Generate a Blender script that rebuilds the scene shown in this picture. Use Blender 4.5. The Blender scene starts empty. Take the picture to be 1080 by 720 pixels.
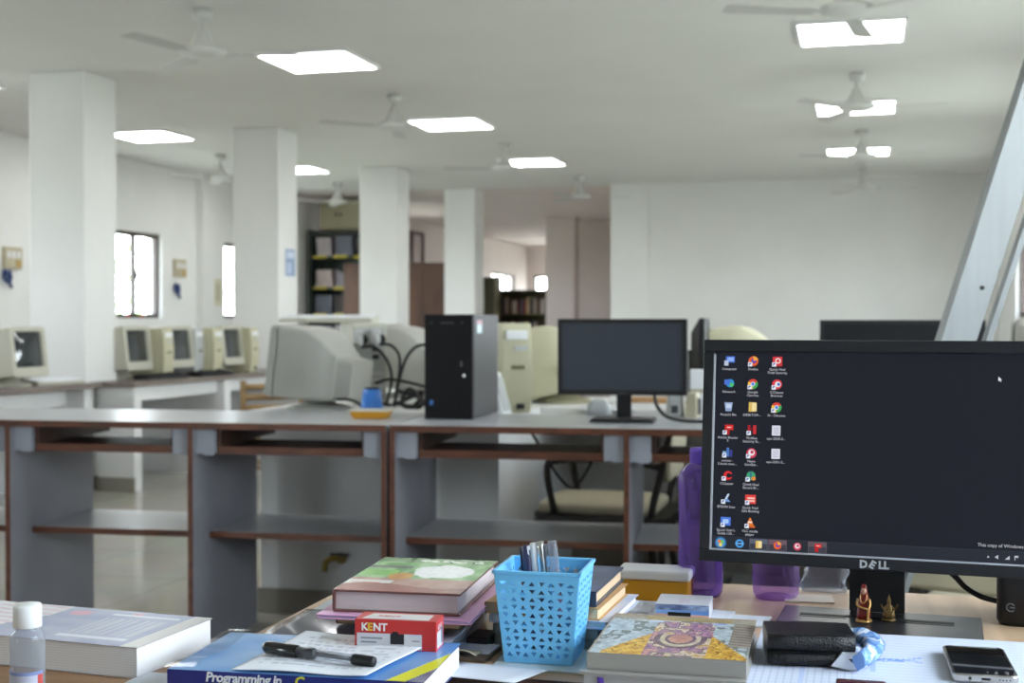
import bpy, math, random
from mathutils import Vector, Matrix
random.seed(7)
PI = math.pi
SC = bpy.context.scene
COL = SC.collection

# ------------------------------------------------------------------ camera model (used to read real places off the photo)
FPX = 1400.0; YAW = math.radians(15); PIT = math.radians(-0.9); CH = 1.17
_c, _s, _cp, _sp = math.cos(YAW), math.sin(YAW), math.cos(PIT), math.sin(PIT)
RT = Vector((_c, _s, 0)); FW = Vector((-_s*_cp, _c*_cp, _sp)); UPV = Vector((_s*_sp, -_c*_sp, _cp))
EYE = Vector((0, 0, CH))
def at(px, py, X=None, Y=None, Z=None):
    d = FW + RT*((px-540)/FPX) - UPV*((py-360)/FPX)
    k, v = (0, X) if X is not None else (1, Y) if Y is not None else (2, Z)
    return EYE + d*((v-EYE[k])/d[k])

# ------------------------------------------------------------------ colours and materials
def lin(c):
    if isinstance(c, str):
        c = [int(c[i:i+2], 16)/255 for i in (0, 2, 4)]
    return tuple(x/12.92 if x <= .04045 else ((x+.055)/1.055)**2.4 for x in c[:3]) + (1,)
MATS = {}
def mat(name, col, rough=.6, metal=0, spec=.5, noise=0, nscale=8, bump=0, bscale=40, trans=0, alpha=1, emit=0, coat=0, sheen=0, stretch=None, ior=1.45):
    if name in MATS: return MATS[name]
    m = bpy.data.materials.new(name); m.use_nodes = True; MATS[name] = m
    nt = m.node_tree; N = nt.nodes; L = nt.links; b = N['Principled BSDF']
    c = lin(col)
    b.inputs['Base Color'].default_value = c
    b.inputs['Roughness'].default_value = rough; b.inputs['Metallic'].default_value = metal
    b.inputs['Specular IOR Level'].default_value = spec; b.inputs['IOR'].default_value = ior
    b.inputs['Transmission Weight'].default_value = trans; b.inputs['Alpha'].default_value = alpha
    b.inputs['Coat Weight'].default_value = coat
    if emit:
        b.inputs['Emission Color'].default_value = c; b.inputs['Emission Strength'].default_value = emit
    if noise or bump:
        tc = N.new('ShaderNodeTexCoord'); mp = N.new('ShaderNodeMapping'); L.new(tc.outputs['Object'], mp.inputs['Vector'])
        if stretch: mp.inputs['Scale'].default_value = stretch
    if noise:
        t = N.new('ShaderNodeTexNoise'); t.inputs['Scale'].default_value = nscale; t.inputs['Detail'].default_value = 6
        L.new(mp.outputs['Vector'], t.inputs['Vector'])
        r = N.new('ShaderNodeValToRGB')
        r.color_ramp.elements[0].position = .3; r.color_ramp.elements[1].position = .72
        r.color_ramp.elements[0].color = tuple(x*(1-noise) for x in c[:3])+(1,)
        r.color_ramp.elements[1].color = tuple(min(1, x*(1+noise)) for x in c[:3])+(1,)
        L.new(t.outputs['Fac'], r.inputs['Fac']); L.new(r.outputs['Color'], b.inputs['Base Color'])
    if bump:
        t2 = N.new('ShaderNodeTexNoise'); t2.inputs['Scale'].default_value = bscale; t2.inputs['Detail'].default_value = 4
        L.new(mp.outputs['Vector'], t2.inputs['Vector'])
        bp = N.new('ShaderNodeBump'); bp.inputs['Strength'].default_value = bump; bp.inputs['Distance'].default_value = .004
        L.new(t2.outputs['Fac'], bp.inputs['Height']); L.new(bp.outputs['Normal'], b.inputs['Normal'])
    return m
def wood(name, c1, c2, rough=.4, scale=(1, 14, 14), ns=3):
    if name in MATS: return MATS[name]
    m = mat(name, c1, rough); nt = m.node_tree; N = nt.nodes; L = nt.links; b = N['Principled BSDF']
    tc = N.new('ShaderNodeTexCoord'); mp = N.new('ShaderNodeMapping'); mp.inputs['Scale'].default_value = scale
    L.new(tc.outputs['Object'], mp.inputs['Vector'])
    t = N.new('ShaderNodeTexNoise'); t.inputs['Scale'].default_value = ns; t.inputs['Detail'].default_value = 8; t.inputs['Distortion'].default_value = .6
    L.new(mp.outputs['Vector'], t.inputs['Vector'])
    r = N.new('ShaderNodeValToRGB'); r.color_ramp.elements[0].color = lin(c1); r.color_ramp.elements[1].color = lin(c2)
    r.color_ramp.elements[0].position = .35; r.color_ramp.elements[1].position = .65
    L.new(t.outputs['Fac'], r.inputs['Fac']); L.new(r.outputs['Color'], b.inputs['Base Color'])
    return m
def painted(name, rough=.4, emit=0, coat=0):
    """colour read from the mesh's own colour attribute: prints on covers, boxes and screens"""
    if name in MATS: return MATS[name]
    m = mat(name, 'ffffff', rough, coat=coat); nt = m.node_tree; b = nt.nodes['Principled BSDF']
    a = nt.nodes.new('ShaderNodeAttribute'); a.attribute_name = 'Col'
    if emit:
        nt.links.new(a.outputs['Color'], b.inputs['Emission Color']); b.inputs['Emission Strength'].default_value = emit
        b.inputs['Base Color'].default_value = (.004, .004, .005, 1); b.inputs['Specular IOR Level'].default_value = .2
    else: nt.links.new(a.outputs['Color'], b.inputs['Base Color'])
    return m
def pages_mat(name, c, c2, freq=900):
    if name in MATS: return MATS[name]
    m = mat(name, c, .8); nt = m.node_tree; N = nt.nodes; L = nt.links; b = N['Principled BSDF']
    tc = N.new('ShaderNodeTexCoord'); w = N.new('ShaderNodeTexWave'); w.bands_direction = 'Z'; w.inputs['Scale'].default_value = freq/20
    w.inputs['Distortion'].default_value = 1.5; w.inputs['Detail'].default_value = 2
    L.new(tc.outputs['Object'], w.inputs['Vector'])
    r = N.new('ShaderNodeValToRGB'); r.color_ramp.elements[0].color = lin(c2); r.color_ramp.elements[1].color = lin(c)
    L.new(w.outputs['Fac'], r.inputs['Fac']); L.new(r.outputs['Color'], b.inputs['Base Color'])
    return m
def pane_mat(name, col, fac, rough=.02):
    """thin clear sheet: mostly see-through with a weak reflection"""
    if name in MATS: return MATS[name]
    m = bpy.data.materials.new(name); m.use_nodes = True; MATS[name] = m
    nt = m.node_tree; N = nt.nodes; L = nt.links; N.remove(N['Principled BSDF'])
    tr = N.new('ShaderNodeBsdfTransparent'); tr.inputs['Color'].default_value = lin(col)
    gl = N.new('ShaderNodeBsdfGlossy'); gl.inputs['Roughness'].default_value = rough
    mx = N.new('ShaderNodeMixShader'); mx.inputs['Fac'].default_value = fac
    L.new(tr.outputs[0], mx.inputs[1]); L.new(gl.outputs[0], mx.inputs[2]); L.new(mx.outputs[0], N['Material Output'].inputs['Surface'])
    return m

# ------------------------------------------------------------------ mesh builder
class MB:
    def __init__(s): s.v = []; s.f = []; s.m = []; s.c = []; s.sm = []
    def add(s, V, F, mi=0, col=None, smooth=False, M=None):
        o = len(s.v)
        s.v += [tuple(M @ Vector(p)) if M is not None else tuple(p) for p in V]
        for k, f in enumerate(F):
            s.f.append([o+i for i in f]); s.m.append(mi); s.sm.append(smooth)
            s.c.append(col[k] if isinstance(col, list) else col)
        return s
    def box(s, x0, x1, y0, y1, z0, z1, mi=0, col=None, M=None):
        V = [(x0,y0,z0),(x1,y0,z0),(x1,y1,z0),(x0,y1,z0),(x0,y0,z1),(x1,y0,z1),(x1,y1,z1),(x0,y1,z1)]
        F = [(0,3,2,1),(4,5,6,7),(0,1,5,4),(1,2,6,5),(2,3,7,6),(3,0,4,7)]
        return s.add(V, F, mi, col, False, M)
    def frus(s, cx, cy, z0, z1, a0, b0, a1, b1, mi=0, col=None, M=None):
        V = [(cx-a0,cy-b0,z0),(cx+a0,cy-b0,z0),(cx+a0,cy+b0,z0),(cx-a0,cy+b0,z0),(cx-a1,cy-b1,z1),(cx+a1,cy-b1,z1),(cx+a1,cy+b1,z1),(cx-a1,cy+b1,z1)]
        F = [(0,3,2,1),(4,5,6,7),(0,1,5,4),(1,2,6,5),(2,3,7,6),(3,0,4,7)]
        return s.add(V, F, mi, col, False, M)
    def loft(s, rings, mi=0, col=None, smooth=True, caps=(True, True), M=None):
        n = len(rings[0]); V = [p for r in rings for p in r]; F = []
        for k in range(len(rings)-1):
            for i in range(n):
                j = (i+1) % n
                F.append((k*n+i, k*n+j, (k+1)*n+j, (k+1)*n+i))
        s.add(V, F, mi, col, smooth, M)
        o = len(s.v)-len(V)
        for c, base in zip(caps, (0, (len(rings)-1)*n)):
            if c:
                f = [o+base+i for i in range(n)]
                if base == 0: f.reverse()
                s.f.append(f); s.m.append(mi); s.c.append(col if not isinstance(col, list) else col[0]); s.sm.append(False)
        return s
    def lathe(s, prof, n=20, cx=0, cy=0, mi=0, col=None, M=None, smooth=True, caps=(True, True), sx=1, sy=1):
        return s.loft([[(cx+sx*r*math.cos(2*PI*i/n), cy+sy*r*math.sin(2*PI*i/n), z) for i in range(n)] for r, z in prof], mi, col, smooth, caps, M)
    def tube(s, pts, r, n=8, mi=0, col=None, M=None, smooth=True):
        P = [Vector(p) for p in pts]; rings = []
        t0 = (P[1]-P[0]).normalized(); u = t0.orthogonal().normalized()
        for k, p in enumerate(P):
            t = ((P[min(k+1, len(P)-1)]-P[max(k-1, 0)])).normalized()
            u = (u - t*u.dot(t)).normalized(); w = t.cross(u)
            rr = r[k] if isinstance(r, (list, tuple)) else r
            rings.append([tuple(p+(u*math.cos(2*PI*i/n)+w*math.sin(2*PI*i/n))*rr) for i in range(n)])
        return s.loft(rings, mi, col, smooth, (True, True), M)
    def prism(s, poly, a0, a1, axis='y', mi=0, col=None, M=None):
        def P(u, v, a): return {'x': (a, u, v), 'y': (u, a, v), 'z': (u, v, a)}[axis]
        n = len(poly); V = [P(u, v, a0) for u, v in poly]+[P(u, v, a1) for u, v in poly]
        F = [tuple(range(n)), tuple(range(2*n-1, n-1, -1))]+[(i, n+i, n+(i+1) % n, (i+1) % n) for i in range(n)]
        return s.add(V, F, mi, col, False, M)
    def grid(s, fn, nu, nv, colfn=None, mi=0, smooth=True, M=None):
        V = [fn(i/nu, j/nv) for j in range(nv+1) for i in range(nu+1)]; F = []; C = []
        for j in range(nv):
            for i in range(nu):
                a = j*(nu+1)+i; F.append((a, a+1, a+nu+2, a+nu+1))
                C.append(colfn((i+.5)/nu, (j+.5)/nv) if colfn else None)
        return s.add(V, F, mi, C if colfn else None, smooth, M)
    def ball(s, c, r, n=12, mi=0, col=None, sx=1, sy=1, sz=1):
        prof = [(max(r*math.sin(PI*k/n), 1e-6), -r*math.cos(PI*k/n)*sz) for k in range(n+1)]
        return s.lathe([(q, c[2]+z) for q, z in prof], n+4, c[0], c[1], mi, col, sx=sx, sy=sy, caps=(False, False))
    def text(s, string, size, M, depth=.0004, mi=0, col=None, align='LEFT', shear=0, space=1, bold=0):
        cu = bpy.data.curves.new('t', 'FONT'); cu.body = string; cu.size = size; cu.extrude = depth/2; cu.align_x = align
        cu.shear = shear; cu.space_character = space; cu.resolution_u = 2; cu.offset = bold*size
        o = bpy.data.objects.new('t', cu); COL.objects.link(o)
        dg = bpy.context.evaluated_depsgraph_get(); dg.update()
        me = bpy.data.meshes.new_from_object(o.evaluated_get(dg))
        s.add([v.co for v in me.vertices], [list(p.vertices) for p in me.polygons], mi, col, False, M)
        bpy.data.objects.remove(o); bpy.data.curves.remove(cu); bpy.data.meshes.remove(me)
        return s
    def build(s, name, mats, parent=None, loc=(0,0,0), rz=0, bevel=0, seg=2, sub=0, solid=0, label=None, rot=None):
        me = bpy.data.meshes.new(name); me.from_pydata(s.v, [], s.f)
        mats = mats if isinstance(mats, (list, tuple)) else [mats]
        for m in mats: me.materials.append(m)
        me.polygons.foreach_set('material_index', s.m); me.polygons.foreach_set('use_smooth', s.sm)
        if any(c is not None for c in s.c):
            at_ = me.color_attributes.new('Col', 'FLOAT_COLOR', 'CORNER')
            data = []
            for p, c in zip(me.polygons, s.c):
                k = lin(c) if c is not None else (.8, .8, .8, 1)
                data += list(k)*p.loop_total
            at_.data.foreach_set('color', data)
        me.update()
        o = bpy.data.objects.new(name, me); COL.objects.link(o); o.parent = parent
        o.location = loc; o.rotation_euler = rot if rot else (0, 0, rz)
        if sub:
            md = o.modifiers.new('smooth', 'SUBSURF'); md.levels = md.render_levels = sub
        if solid:
            md = o.modifiers.new('thick', 'SOLIDIFY'); md.thickness = solid; md.offset = 0
        if bevel:
            md = o.modifiers.new('edge', 'BEVEL'); md.width = bevel; md.segments = seg; md.limit_method = 'ANGLE'; md.angle_limit = .6
        if label: o['label'] = label
        return o

def tag(o, label, cat, group=None, kind=None):
    o['label'] = label; o['category'] = cat
    if group: o['group'] = group
    if kind: o['kind'] = kind
    return o
def thing(name, label, cat, loc=(0,0,0), rz=0, group=None):
    o = bpy.data.objects.new(name, None); COL.objects.link(o); o.empty_display_size = .05
    o.location = loc; o.rotation_euler = (0, 0, rz)
    return tag(o, label, cat, group)
def struct(o): o['kind'] = 'structure'; return o
def dup(root, loc, rz=None, label=None, group=None):
    def cp(o, par):
        c = o.copy(); COL.objects.link(c); c.parent = par
        for ch in list(o.children): cp(ch, c)
        return c
    r = cp(root, None); r.location = loc
    if rz is not None: r.rotation_euler = (0, 0, rz)
    if label: r['label'] = label
    if group: r['group'] = group
    return r
def T(x, y, z): return Matrix.Translation((x, y, z))
def RX(a): return Matrix.Rotation(a, 4, 'X')
def RY(a): return Matrix.Rotation(a, 4, 'Y')
def RZ(a): return Matrix.Rotation(a, 4, 'Z')
def rrect(w, h, r, n=4):
    out = []
    for cx, cy, a0 in ((w/2-r, h/2-r, 0), (-w/2+r, h/2-r, PI/2), (-w/2+r, -h/2+r, PI), (w/2-r, -h/2+r, 1.5*PI)):
        for k in range(n+1):
            a = a0+PI/2*k/n; out.append((cx+r*math.cos(a), cy+r*math.sin(a)))
    return out
def spline(pts, n=6):
    P = [Vector(p) for p in pts]; P = [P[0]*2-P[1]]+P+[P[-1]*2-P[-2]]; out = []
    for i in range(1, len(P)-2):
        a, b, c, d = P[i-1:i+3]
        for k in range(n):
            t = k/n
            out.append(.5*((2*b)+(c-a)*t+(2*a-5*b+4*c-d)*t*t+(-a+3*b-3*c+d)*t**3))
    return out+[P[-2]]

# ------------------------------------------------------------------ shared materials
m_wall = mat('white_paint', 'e3e3e1', .75, noise=.03, nscale=2, bump=.05, bscale=60)
m_ceil = mat('ceiling_paint', 'd9d8d4', .8, noise=.025, nscale=1.2)
m_warmlit = mat('warm_lit_paint', 'd9cdc8', .8, noise=.03, nscale=2)  # far hall's warm reflected light put into the paint colour
m_masonry = mat('white_masonry_paint', 'dcdcdc', .6, noise=.05, nscale=3, bump=.1, bscale=30)
m_skirt = mat('grey_skirting_tile', '8d887e', .35, noise=.08, nscale=5)
m_granite = mat('brown_granite', '7a6f68', .25, noise=.25, nscale=40)
m_grey = mat('grey_laminate', '86868d', .45, noise=.07, nscale=7)
m_greytop = mat('pale_grey_laminate', 'a9abb0', .3, noise=.05, nscale=6)
m_clip = mat('pale_grey_block', '9a9da8', .5, noise=.03)
m_brown = wood('brown_edge_band', '4f2d1e', '6b3d29', .4, (2, 2, 9), 6)
m_dbrown = wood('dark_brown_board', '3a2620', '513429', .5)
m_desk = wood('desk_wood', 'bd9a78', 'cfae8c', .35, (12, 1.2, 1), 3)
m_black = mat('black_plastic', '16161a', .42, noise=.1, nscale=30)
m_blackm = mat('black_matte', '111114', .6)
m_gblack = mat('black_gloss', '0c0c0f', .12, coat=.5)
m_dscreen = mat('hazed_screen', '363c47', .35)  # bluish reflected haze is put into the base colour
m_beige = mat('beige_plastic', 'bdbbac', .5, noise=.03, nscale=5)
m_beigey = mat('yellowed_beige_plastic', 'c0bc9f', .5, noise=.04, nscale=5)
m_gplast = mat('pale_grey_plastic', 'b7b9b8', .5, noise=.02)
m_crtgrey = mat('grey_beige_plastic', 'a7a69f', .5, noise=.03, nscale=5)
m_tube = mat('crt_glass', '2d3236', .08, coat=.6)
m_white = mat('white_plastic', 'e6e7e8', .4)
m_metal = mat('dark_tube_metal', '35322f', .35, metal=.6)
m_chrome = mat('chrome', 'c9c9c9', .2, metal=1)
m_alu = mat('aluminium', '969a9c', .5, metal=.45, noise=.06, nscale=6, stretch=(8, 8, .6))
m_cream = mat('cream_vinyl', 'b9b097', .6, noise=.06, nscale=10)
m_paper = mat('white_paper', 'dfe2ec', .85)
m_fanw = mat('fan_white_enamel', 'cfcfcb', .35)
m_fang = mat('fan_grey_enamel', 'bdbcb8', .4)
m_frame = mat('dark_brown_frame', '3b302b', .5)
m_glass = pane_mat('window_pane', 'f4f8f8', .06)
m_print = painted('printed_card', .35)
m_gprint = painted('glossy_print', .25)
m_mprint = painted('matte_print', .75)

# ------------------------------------------------------------------ the room
HC = 2.87
XL, XR, YF, YB, YE = -7.55, 1.47, -3.0, 16.35, 29.5
def floor_mat():
    m = mat('floor_tiles', 'b9b5ab', .12); nt = m.node_tree; N = nt.nodes; L = nt.links; b = N['Principled BSDF']
    tc = N.new('ShaderNodeTexCoord'); br = N.new('ShaderNodeTexBrick'); br.offset = 0; br.inputs['Scale'].default_value = 1
    br.inputs['Brick Width'].default_value = .6; br.inputs['Row Height'].default_value = .6; br.inputs['Mortar Size'].default_value = .003
    br.inputs['Color1'].default_value = lin('bbb8ae'); br.inputs['Color2'].default_value = lin('b2aea4'); br.inputs['Mortar'].default_value = lin('8e8a82')
    nz = N.new('ShaderNodeTexNoise'); nz.inputs['Scale'].default_value = 3; nz.inputs['Detail'].default_value = 6
    mx = N.new('ShaderNodeMix'); mx.data_type = 'RGBA'; mx.blend_type = 'MULTIPLY'; mx.inputs['Factor'].default_value = .25
    L.new(tc.outputs['Object'], br.inputs['Vector']); L.new(tc.outputs['Object'], nz.inputs['Vector'])
    L.new(br.outputs['Color'], mx.inputs['A']); L.new(nz.outputs['Color'], mx.inputs['B']); L.new(mx.outputs['Result'], b.inputs['Base Color'])
    return m
struct(MB().box(XL-.2, XR+.2, YF-.2, YE+.2, -.1, 0).build('floor', floor_mat()))
struct(MB().box(XL-.2, XR+.2, YF-.2, YB+.1, HC, HC+.12).build('ceiling', m_ceil))
struct(MB().box(XL-.2, -2.8, YB+.1, YE+.2, HC, HC+.12).build('ceiling_far', m_warmlit))  # ceiling split here so its far part carries the warm light tint
def holed_wall(name, x0, x1, ya, yb, holes, m):
    b = MB(); y = ya
    for (h0, h1, z0, z1) in holes:
        b.box(x0, x1, y, h0, 0, HC); b.box(x0, x1, h0, h1, 0, z0); b.box(x0, x1, h0, h1, z1, HC); y = h1
    b.box(x0, x1, y, yb, 0, HC)
    return struct(b.build(name, m))
WZ0, WZ1 = 1.20, 2.12
lw = [(2.6, 4.1, WZ0, WZ1), (6.2, 7.7, WZ0, WZ1), (11.75, 13.2, WZ0, WZ1), (14.68, 16.1, WZ0, WZ1)]
lw2 = [(18.6, 20.6, 1.2, 2.2), (26.6, 28.5, 1.3, 2.18)]
rw = [(.1, 2.1, 1.12, 2.3), (3.6, 5.2, WZ0, 2.2), (6.6, 8.2, WZ0, 2.2), (9.6, 11.2, WZ0, 2.2), (12.9, 14.5, WZ0, 1.99)]
holed_wall('wall_left', XL-.2, XL, YF, 17.6, lw, m_wall)
holed_wall('wall_left_far', XL-.2, XL, 17.6, YE, lw2, m_warmlit)
holed_wall('wall_right', XR, XR+.2, YF, YB, rw, m_wall)
struct(MB().box(-3.1, XR+.2, YB, YB+.2, 0, HC).build('wall_back', m_wall))
fill_openings = [(-4.6, -3.6)]  # added opening behind the camera, unseen, lights surfaces facing the viewer
fb = MB(); x = XL-.2
for (h0, h1) in fill_openings:
    fb.box(x, h0, YF-.2, YF, 0, HC); fb.box(h0, h1, YF-.2, YF, 0, 1.0); fb.box(h0, h1, YF-.2, YF, 2.2, HC); x = h1
fb.box(x, XR+.2, YF-.2, YF, 0, HC); struct(fb.build('wall_front', m_wall))
# the end wall of the far hall, with one window in it
bw = MB(); bw.box(XL, -7.40, YE, YE+.2, 0, HC); bw.box(-7.40, -6.6, YE, YE+.2, 0, 1.2); bw.box(-7.40, -6.6, YE, YE+.2, 2.2, HC); bw.box(-6.6, -2.8, YE, YE+.2, 0, HC)
struct(bw.build('wall_end', m_warmlit))
struct(MB().box(-4.95, -2.8, 22.3, 22.5, 0, HC).build('wall_far_right', m_warmlit))
struct(MB().box(-3.0, -2.8, YB+.2, 22.3, 0, HC).build('wall_corridor', m_warmlit))
holed_wall('wall_far_side', -2.8, -2.6, 22.5, YE+.2, [(24.2, 27.6, 1.15, 2.25)], m_warmlit)  # unseen opening added to let light into the far hall
def window(n, x0, x1, y0, y1, z0, z1, inner, sashes=3, far=False):
    """dark framed sash window with a grille, set in the wall thickness; inner = sign of the room side"""
    xm = (x0+x1)/2 + inner*.03; f = MB(); t = .045; d = .03
    for a, b_ in ((y0, y0+t), (y1-t, y1)): f.box(xm-d, xm+d, a, b_, z0, z1)
    for a, b_ in ((z0, z0+t), (z1-t, z1)): f.box(xm-d, xm+d, y0+t, y1-t, a, b_)
    w = struct(f.build(f'window_{n}', m_frame))
    p = MB(); g = MB(); s = MB(); W = (y1-y0)/sashes
    for k in range(sashes):
        a, b_ = y0+k*W, y0+(k+1)*W
        if k: s.box(xm-.025, xm+.025, a-.025, a+.025, z0+t, z1-t)
        for q in range(1, 6):
            zz = z0+(z1-z0)*q/6
            g.tube([(xm-inner*.06, a+.03, zz), (xm-inner*.06, b_-.03, zz)], .005, 6)
    p.box(xm-.003, xm+.003, y0+t, y1-t, z0+t, z1-t)
    s.build('sash_bar', m_frame, w); p.build('pane', m_glass, w); g.build('grille', mat('grille_paint', 'b9b0a0', .5), w)
    h = MB(); hy = y0+W*(sashes-1)+.04; hz = (z0+z1)/2
    h.box(xm+inner*.026, xm+inner*.04, hy-.04, hy-.01, hz-.05, hz+.05); h.tube([(xm+inner*.045, hy-.03, hz), (xm+inner*.05, hy+.1, hz-.03)], .008, 6)
    h.build('window_handle', m_frame, w)
    return w
k = 1
for (a, b_, z0, z1) in lw: window(k, XL-.2, XL, a, b_, z0, z1, 1); k += 1
for (a, b_, z0, z1) in rw: window(k, XR, XR+.2, a, b_, z0, z1, -1); k += 1
for h in lw2: window(k, XL-.2, XL, *h, 1, 3); k += 1
window(k, -2.8, -2.6, 24.2, 27.6, 1.15, 2.25, -1, 4); k += 1  # added window, out of view, brightens the far hall
f = MB(); f.box(-7.40, -7.35, YE+.05, YE+.12, 1.2, 2.2); f.box(-6.65, -6.6, YE+.05, YE+.12, 1.2, 2.2); f.box(-7.02, -6.97, YE+.05, YE+.12, 1.2, 2.2); f.box(-7.35, -6.65, YE+.05, YE+.12, 1.2, 1.25); f.box(-7.35, -6.65, YE+.05, YE+.12, 2.15, 2.2)
w = struct(f.build(f'window_{k}', m_frame)); MB().box(-7.35, -6.65, YE+.08, YE+.09, 1.25, 2.15).build('pane', m_glass, w)
k += 1
for (h0, h1) in fill_openings:
    f = MB(); xs_ = [h0, h0+.045, (h0+h1)/2-.03, (h0+h1)/2+.03, h1-.045, h1]
    for a in (0, 2, 4): f.box(xs_[a], xs_[a+1], YF-.14, YF-.08, 1.0, 2.2)
    for z0, z1 in ((1.0, 1.045), (2.155, 2.2)):
        f.box(xs_[1], xs_[2], YF-.14, YF-.08, z0, z1); f.box(xs_[3], xs_[4], YF-.14, YF-.08, z0, z1)
    w = struct(f.build(f'window_{k}', m_frame)); MB().box(xs_[1], xs_[4], YF-.112, YF-.108, 1.045, 2.155).build('pane', m_glass, w); k += 1  # frame and pane of the added fill window
for nm, (x0, x1, y0, y1) in {'left': (XL, XL+.012, YF, YE), 'right': (XR-.012, XR, YF, YB), 'back': (-3.1, XR-.012, YB-.012, YB)}.items():
    struct(MB().box(x0, x1, y0, y1, 0, .1).build('baseboard_'+nm, m_skirt))
struct(MB().box(XL, XL+.09, 13.97, 14.25, .1, HC).build('trim_1', m_wall))
struct(MB().box(-3.1, -2.62, YB-.03, YB, .1, HC).build('trim_2', m_wall))
for (xa, xb, y, d, m) in ((-5.575, -5.15, 7.98, .40, m_wall), (-5.45, -5.01, 10.76, .40, m_wall), (-5.46, -5.02, 13.83, .40, m_wall), (-5.27, -4.86, 16.3, .40, m_wall), (-5.13, -4.64, 21.3, .3, m_warmlit)):
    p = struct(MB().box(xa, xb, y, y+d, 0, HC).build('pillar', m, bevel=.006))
    struct(MB().box(xa-.012, xb+.012, y-.012, y, 0, .1).box(xb, xb+.012, y, y+d, 0, .1).build('pillar_skirting', m_skirt, p))

# ------------------------------------------------------------------ ceiling light panels
m_lamp = mat('lit_diffuser', 'fdfdfb', .5, emit=11)
pl = thing('ceiling_light', 'x', 'ceiling light', (0, 0, HC), 0, 'square ceiling light panels')
b = MB()
for x0, x1, y0, y1 in ((-.31, .31, -.31, -.292), (-.31, .31, .292, .31), (-.31, -.292, -.292, .292), (.292, .31, -.292, .292)): b.box(x0, x1, y0, y1, -.022, -.001)
b.build('frame', m_white, pl); MB().box(-.292, .292, -.292, .292, -.018, -.004).build('diffuser', m_lamp, pl)
pdesc = {(-.1, 8.05): 'square lit ceiling panel nearest the camera on the right, partly behind a fan hub', (-.1, 10.9): 'second lit ceiling panel from the camera in the right row', (-.1, 13.75): 'farthest lit ceiling panel of the right row, before the white back wall',
         (-3.46, 8.05): 'large lit ceiling panel above the first two pillars, nearest of the middle row', (-3.46, 10.9): 'second lit ceiling panel of the middle row, crossed by a fan blade', (-3.46, 13.75): 'farthest lit ceiling panel of the middle row',
         (-6.35, 10.9): 'lit ceiling panel seen between the first and second pillars', (-6.2, 13.75): 'lit ceiling panel half hidden behind the second pillar'}
first = True
for x in (-6.35, -3.46, -.1):
    for y in (5.2, 8.05, 10.9, 13.75):
        if x < -6 and y > 13: x = -6.2
        key = (x, y)
        lab = pdesc.get(key, 'square lit ceiling panel overhead, above the upper edge of the view')
        if first: pl.location = (x, y, HC); pl['label'] = lab; first = False
        else: dup(pl, (x, y, HC), 0, lab)

# ------------------------------------------------------------------ ceiling fans
def make_fan():
    t = thing('ceiling_fan', 'x', 'ceiling fan', (0, 0, HC), 0, 'white ceiling fans')
    MB().lathe([(.012, -.06), (.05, -.05), (.055, -.002), (.02, -.001)], 16).build('canopy', m_fanw, t)
    MB().tube([(0, 0, -.05), (0, 0, -.2)], .012, 8).build('rod', m_fanw, t)
    MB().lathe([(.014, -.09), (.035, -.12), (.05, -.16), (.068, -.195), (.075, -.208), (.125, -.216), (.13, -.228), (.12, -.245), (.085, -.258), (.03, -.266), (.001, -.268)], 24).build('motor', m_fanw, t)
    for k in range(3):
        bm = MB(); bm.box(.07, .2, -.02, .02, -.245, -.24)
        R = Matrix.Rotation(.13, 4, 'X') ; R = T(0, 0, -.243) @ R
        bm.prism([(.16, -.035), (.2, -.045), (.57, -.055), (.6, -.04), (.6, .035), (.57, .05), (.2, .042), (.16, .03)], -.002, .002, 'z', 0, None, R)
        bm.build('blade', m_fang, t, rz=2*PI*k/3)
    return t
fans = [(-3.52, 6.6, 0.33, 'white ceiling fan nearest the camera, upper left above the first pillar'), (-3.45, 9.45, -.26, 'ceiling fan whose blade crosses the second middle light panel'), (-3.38, 12.35, -.6, 'ceiling fan beside the farthest middle light panel'),
        (-3.3, 15.4, .2, 'distant ceiling fan over the corridor opening left of the back wall'), (-6.42, 12.4, .1, 'ceiling fan seen in the gap between the first two pillars'), (-6.33, 15.3, .0, 'ceiling fan above the dark book rack'),
        (-.1, 6.5, -.65, 'ceiling fan cut by the top edge, right of centre'), (-.08, 9.45, -.1, 'ceiling fan in front of the second right light panel'), (-.06, 12.3, -.5, 'ceiling fan in front of the farthest right light panel'), (-.06, 15.2, .1, 'farthest ceiling fan before the white back wall'),
        (-6.0, 20.0, .3, 'ceiling fan in the far hall beyond the brown cupboards')]
fan = make_fan()
for i, (x, y, a, lab) in enumerate(fans):
    if i == 0: fan.location = (x, y, HC); fan.rotation_euler = (0, 0, a); fan['label'] = lab
    else: dup(fan, (x, y, HC), a, lab)
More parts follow.
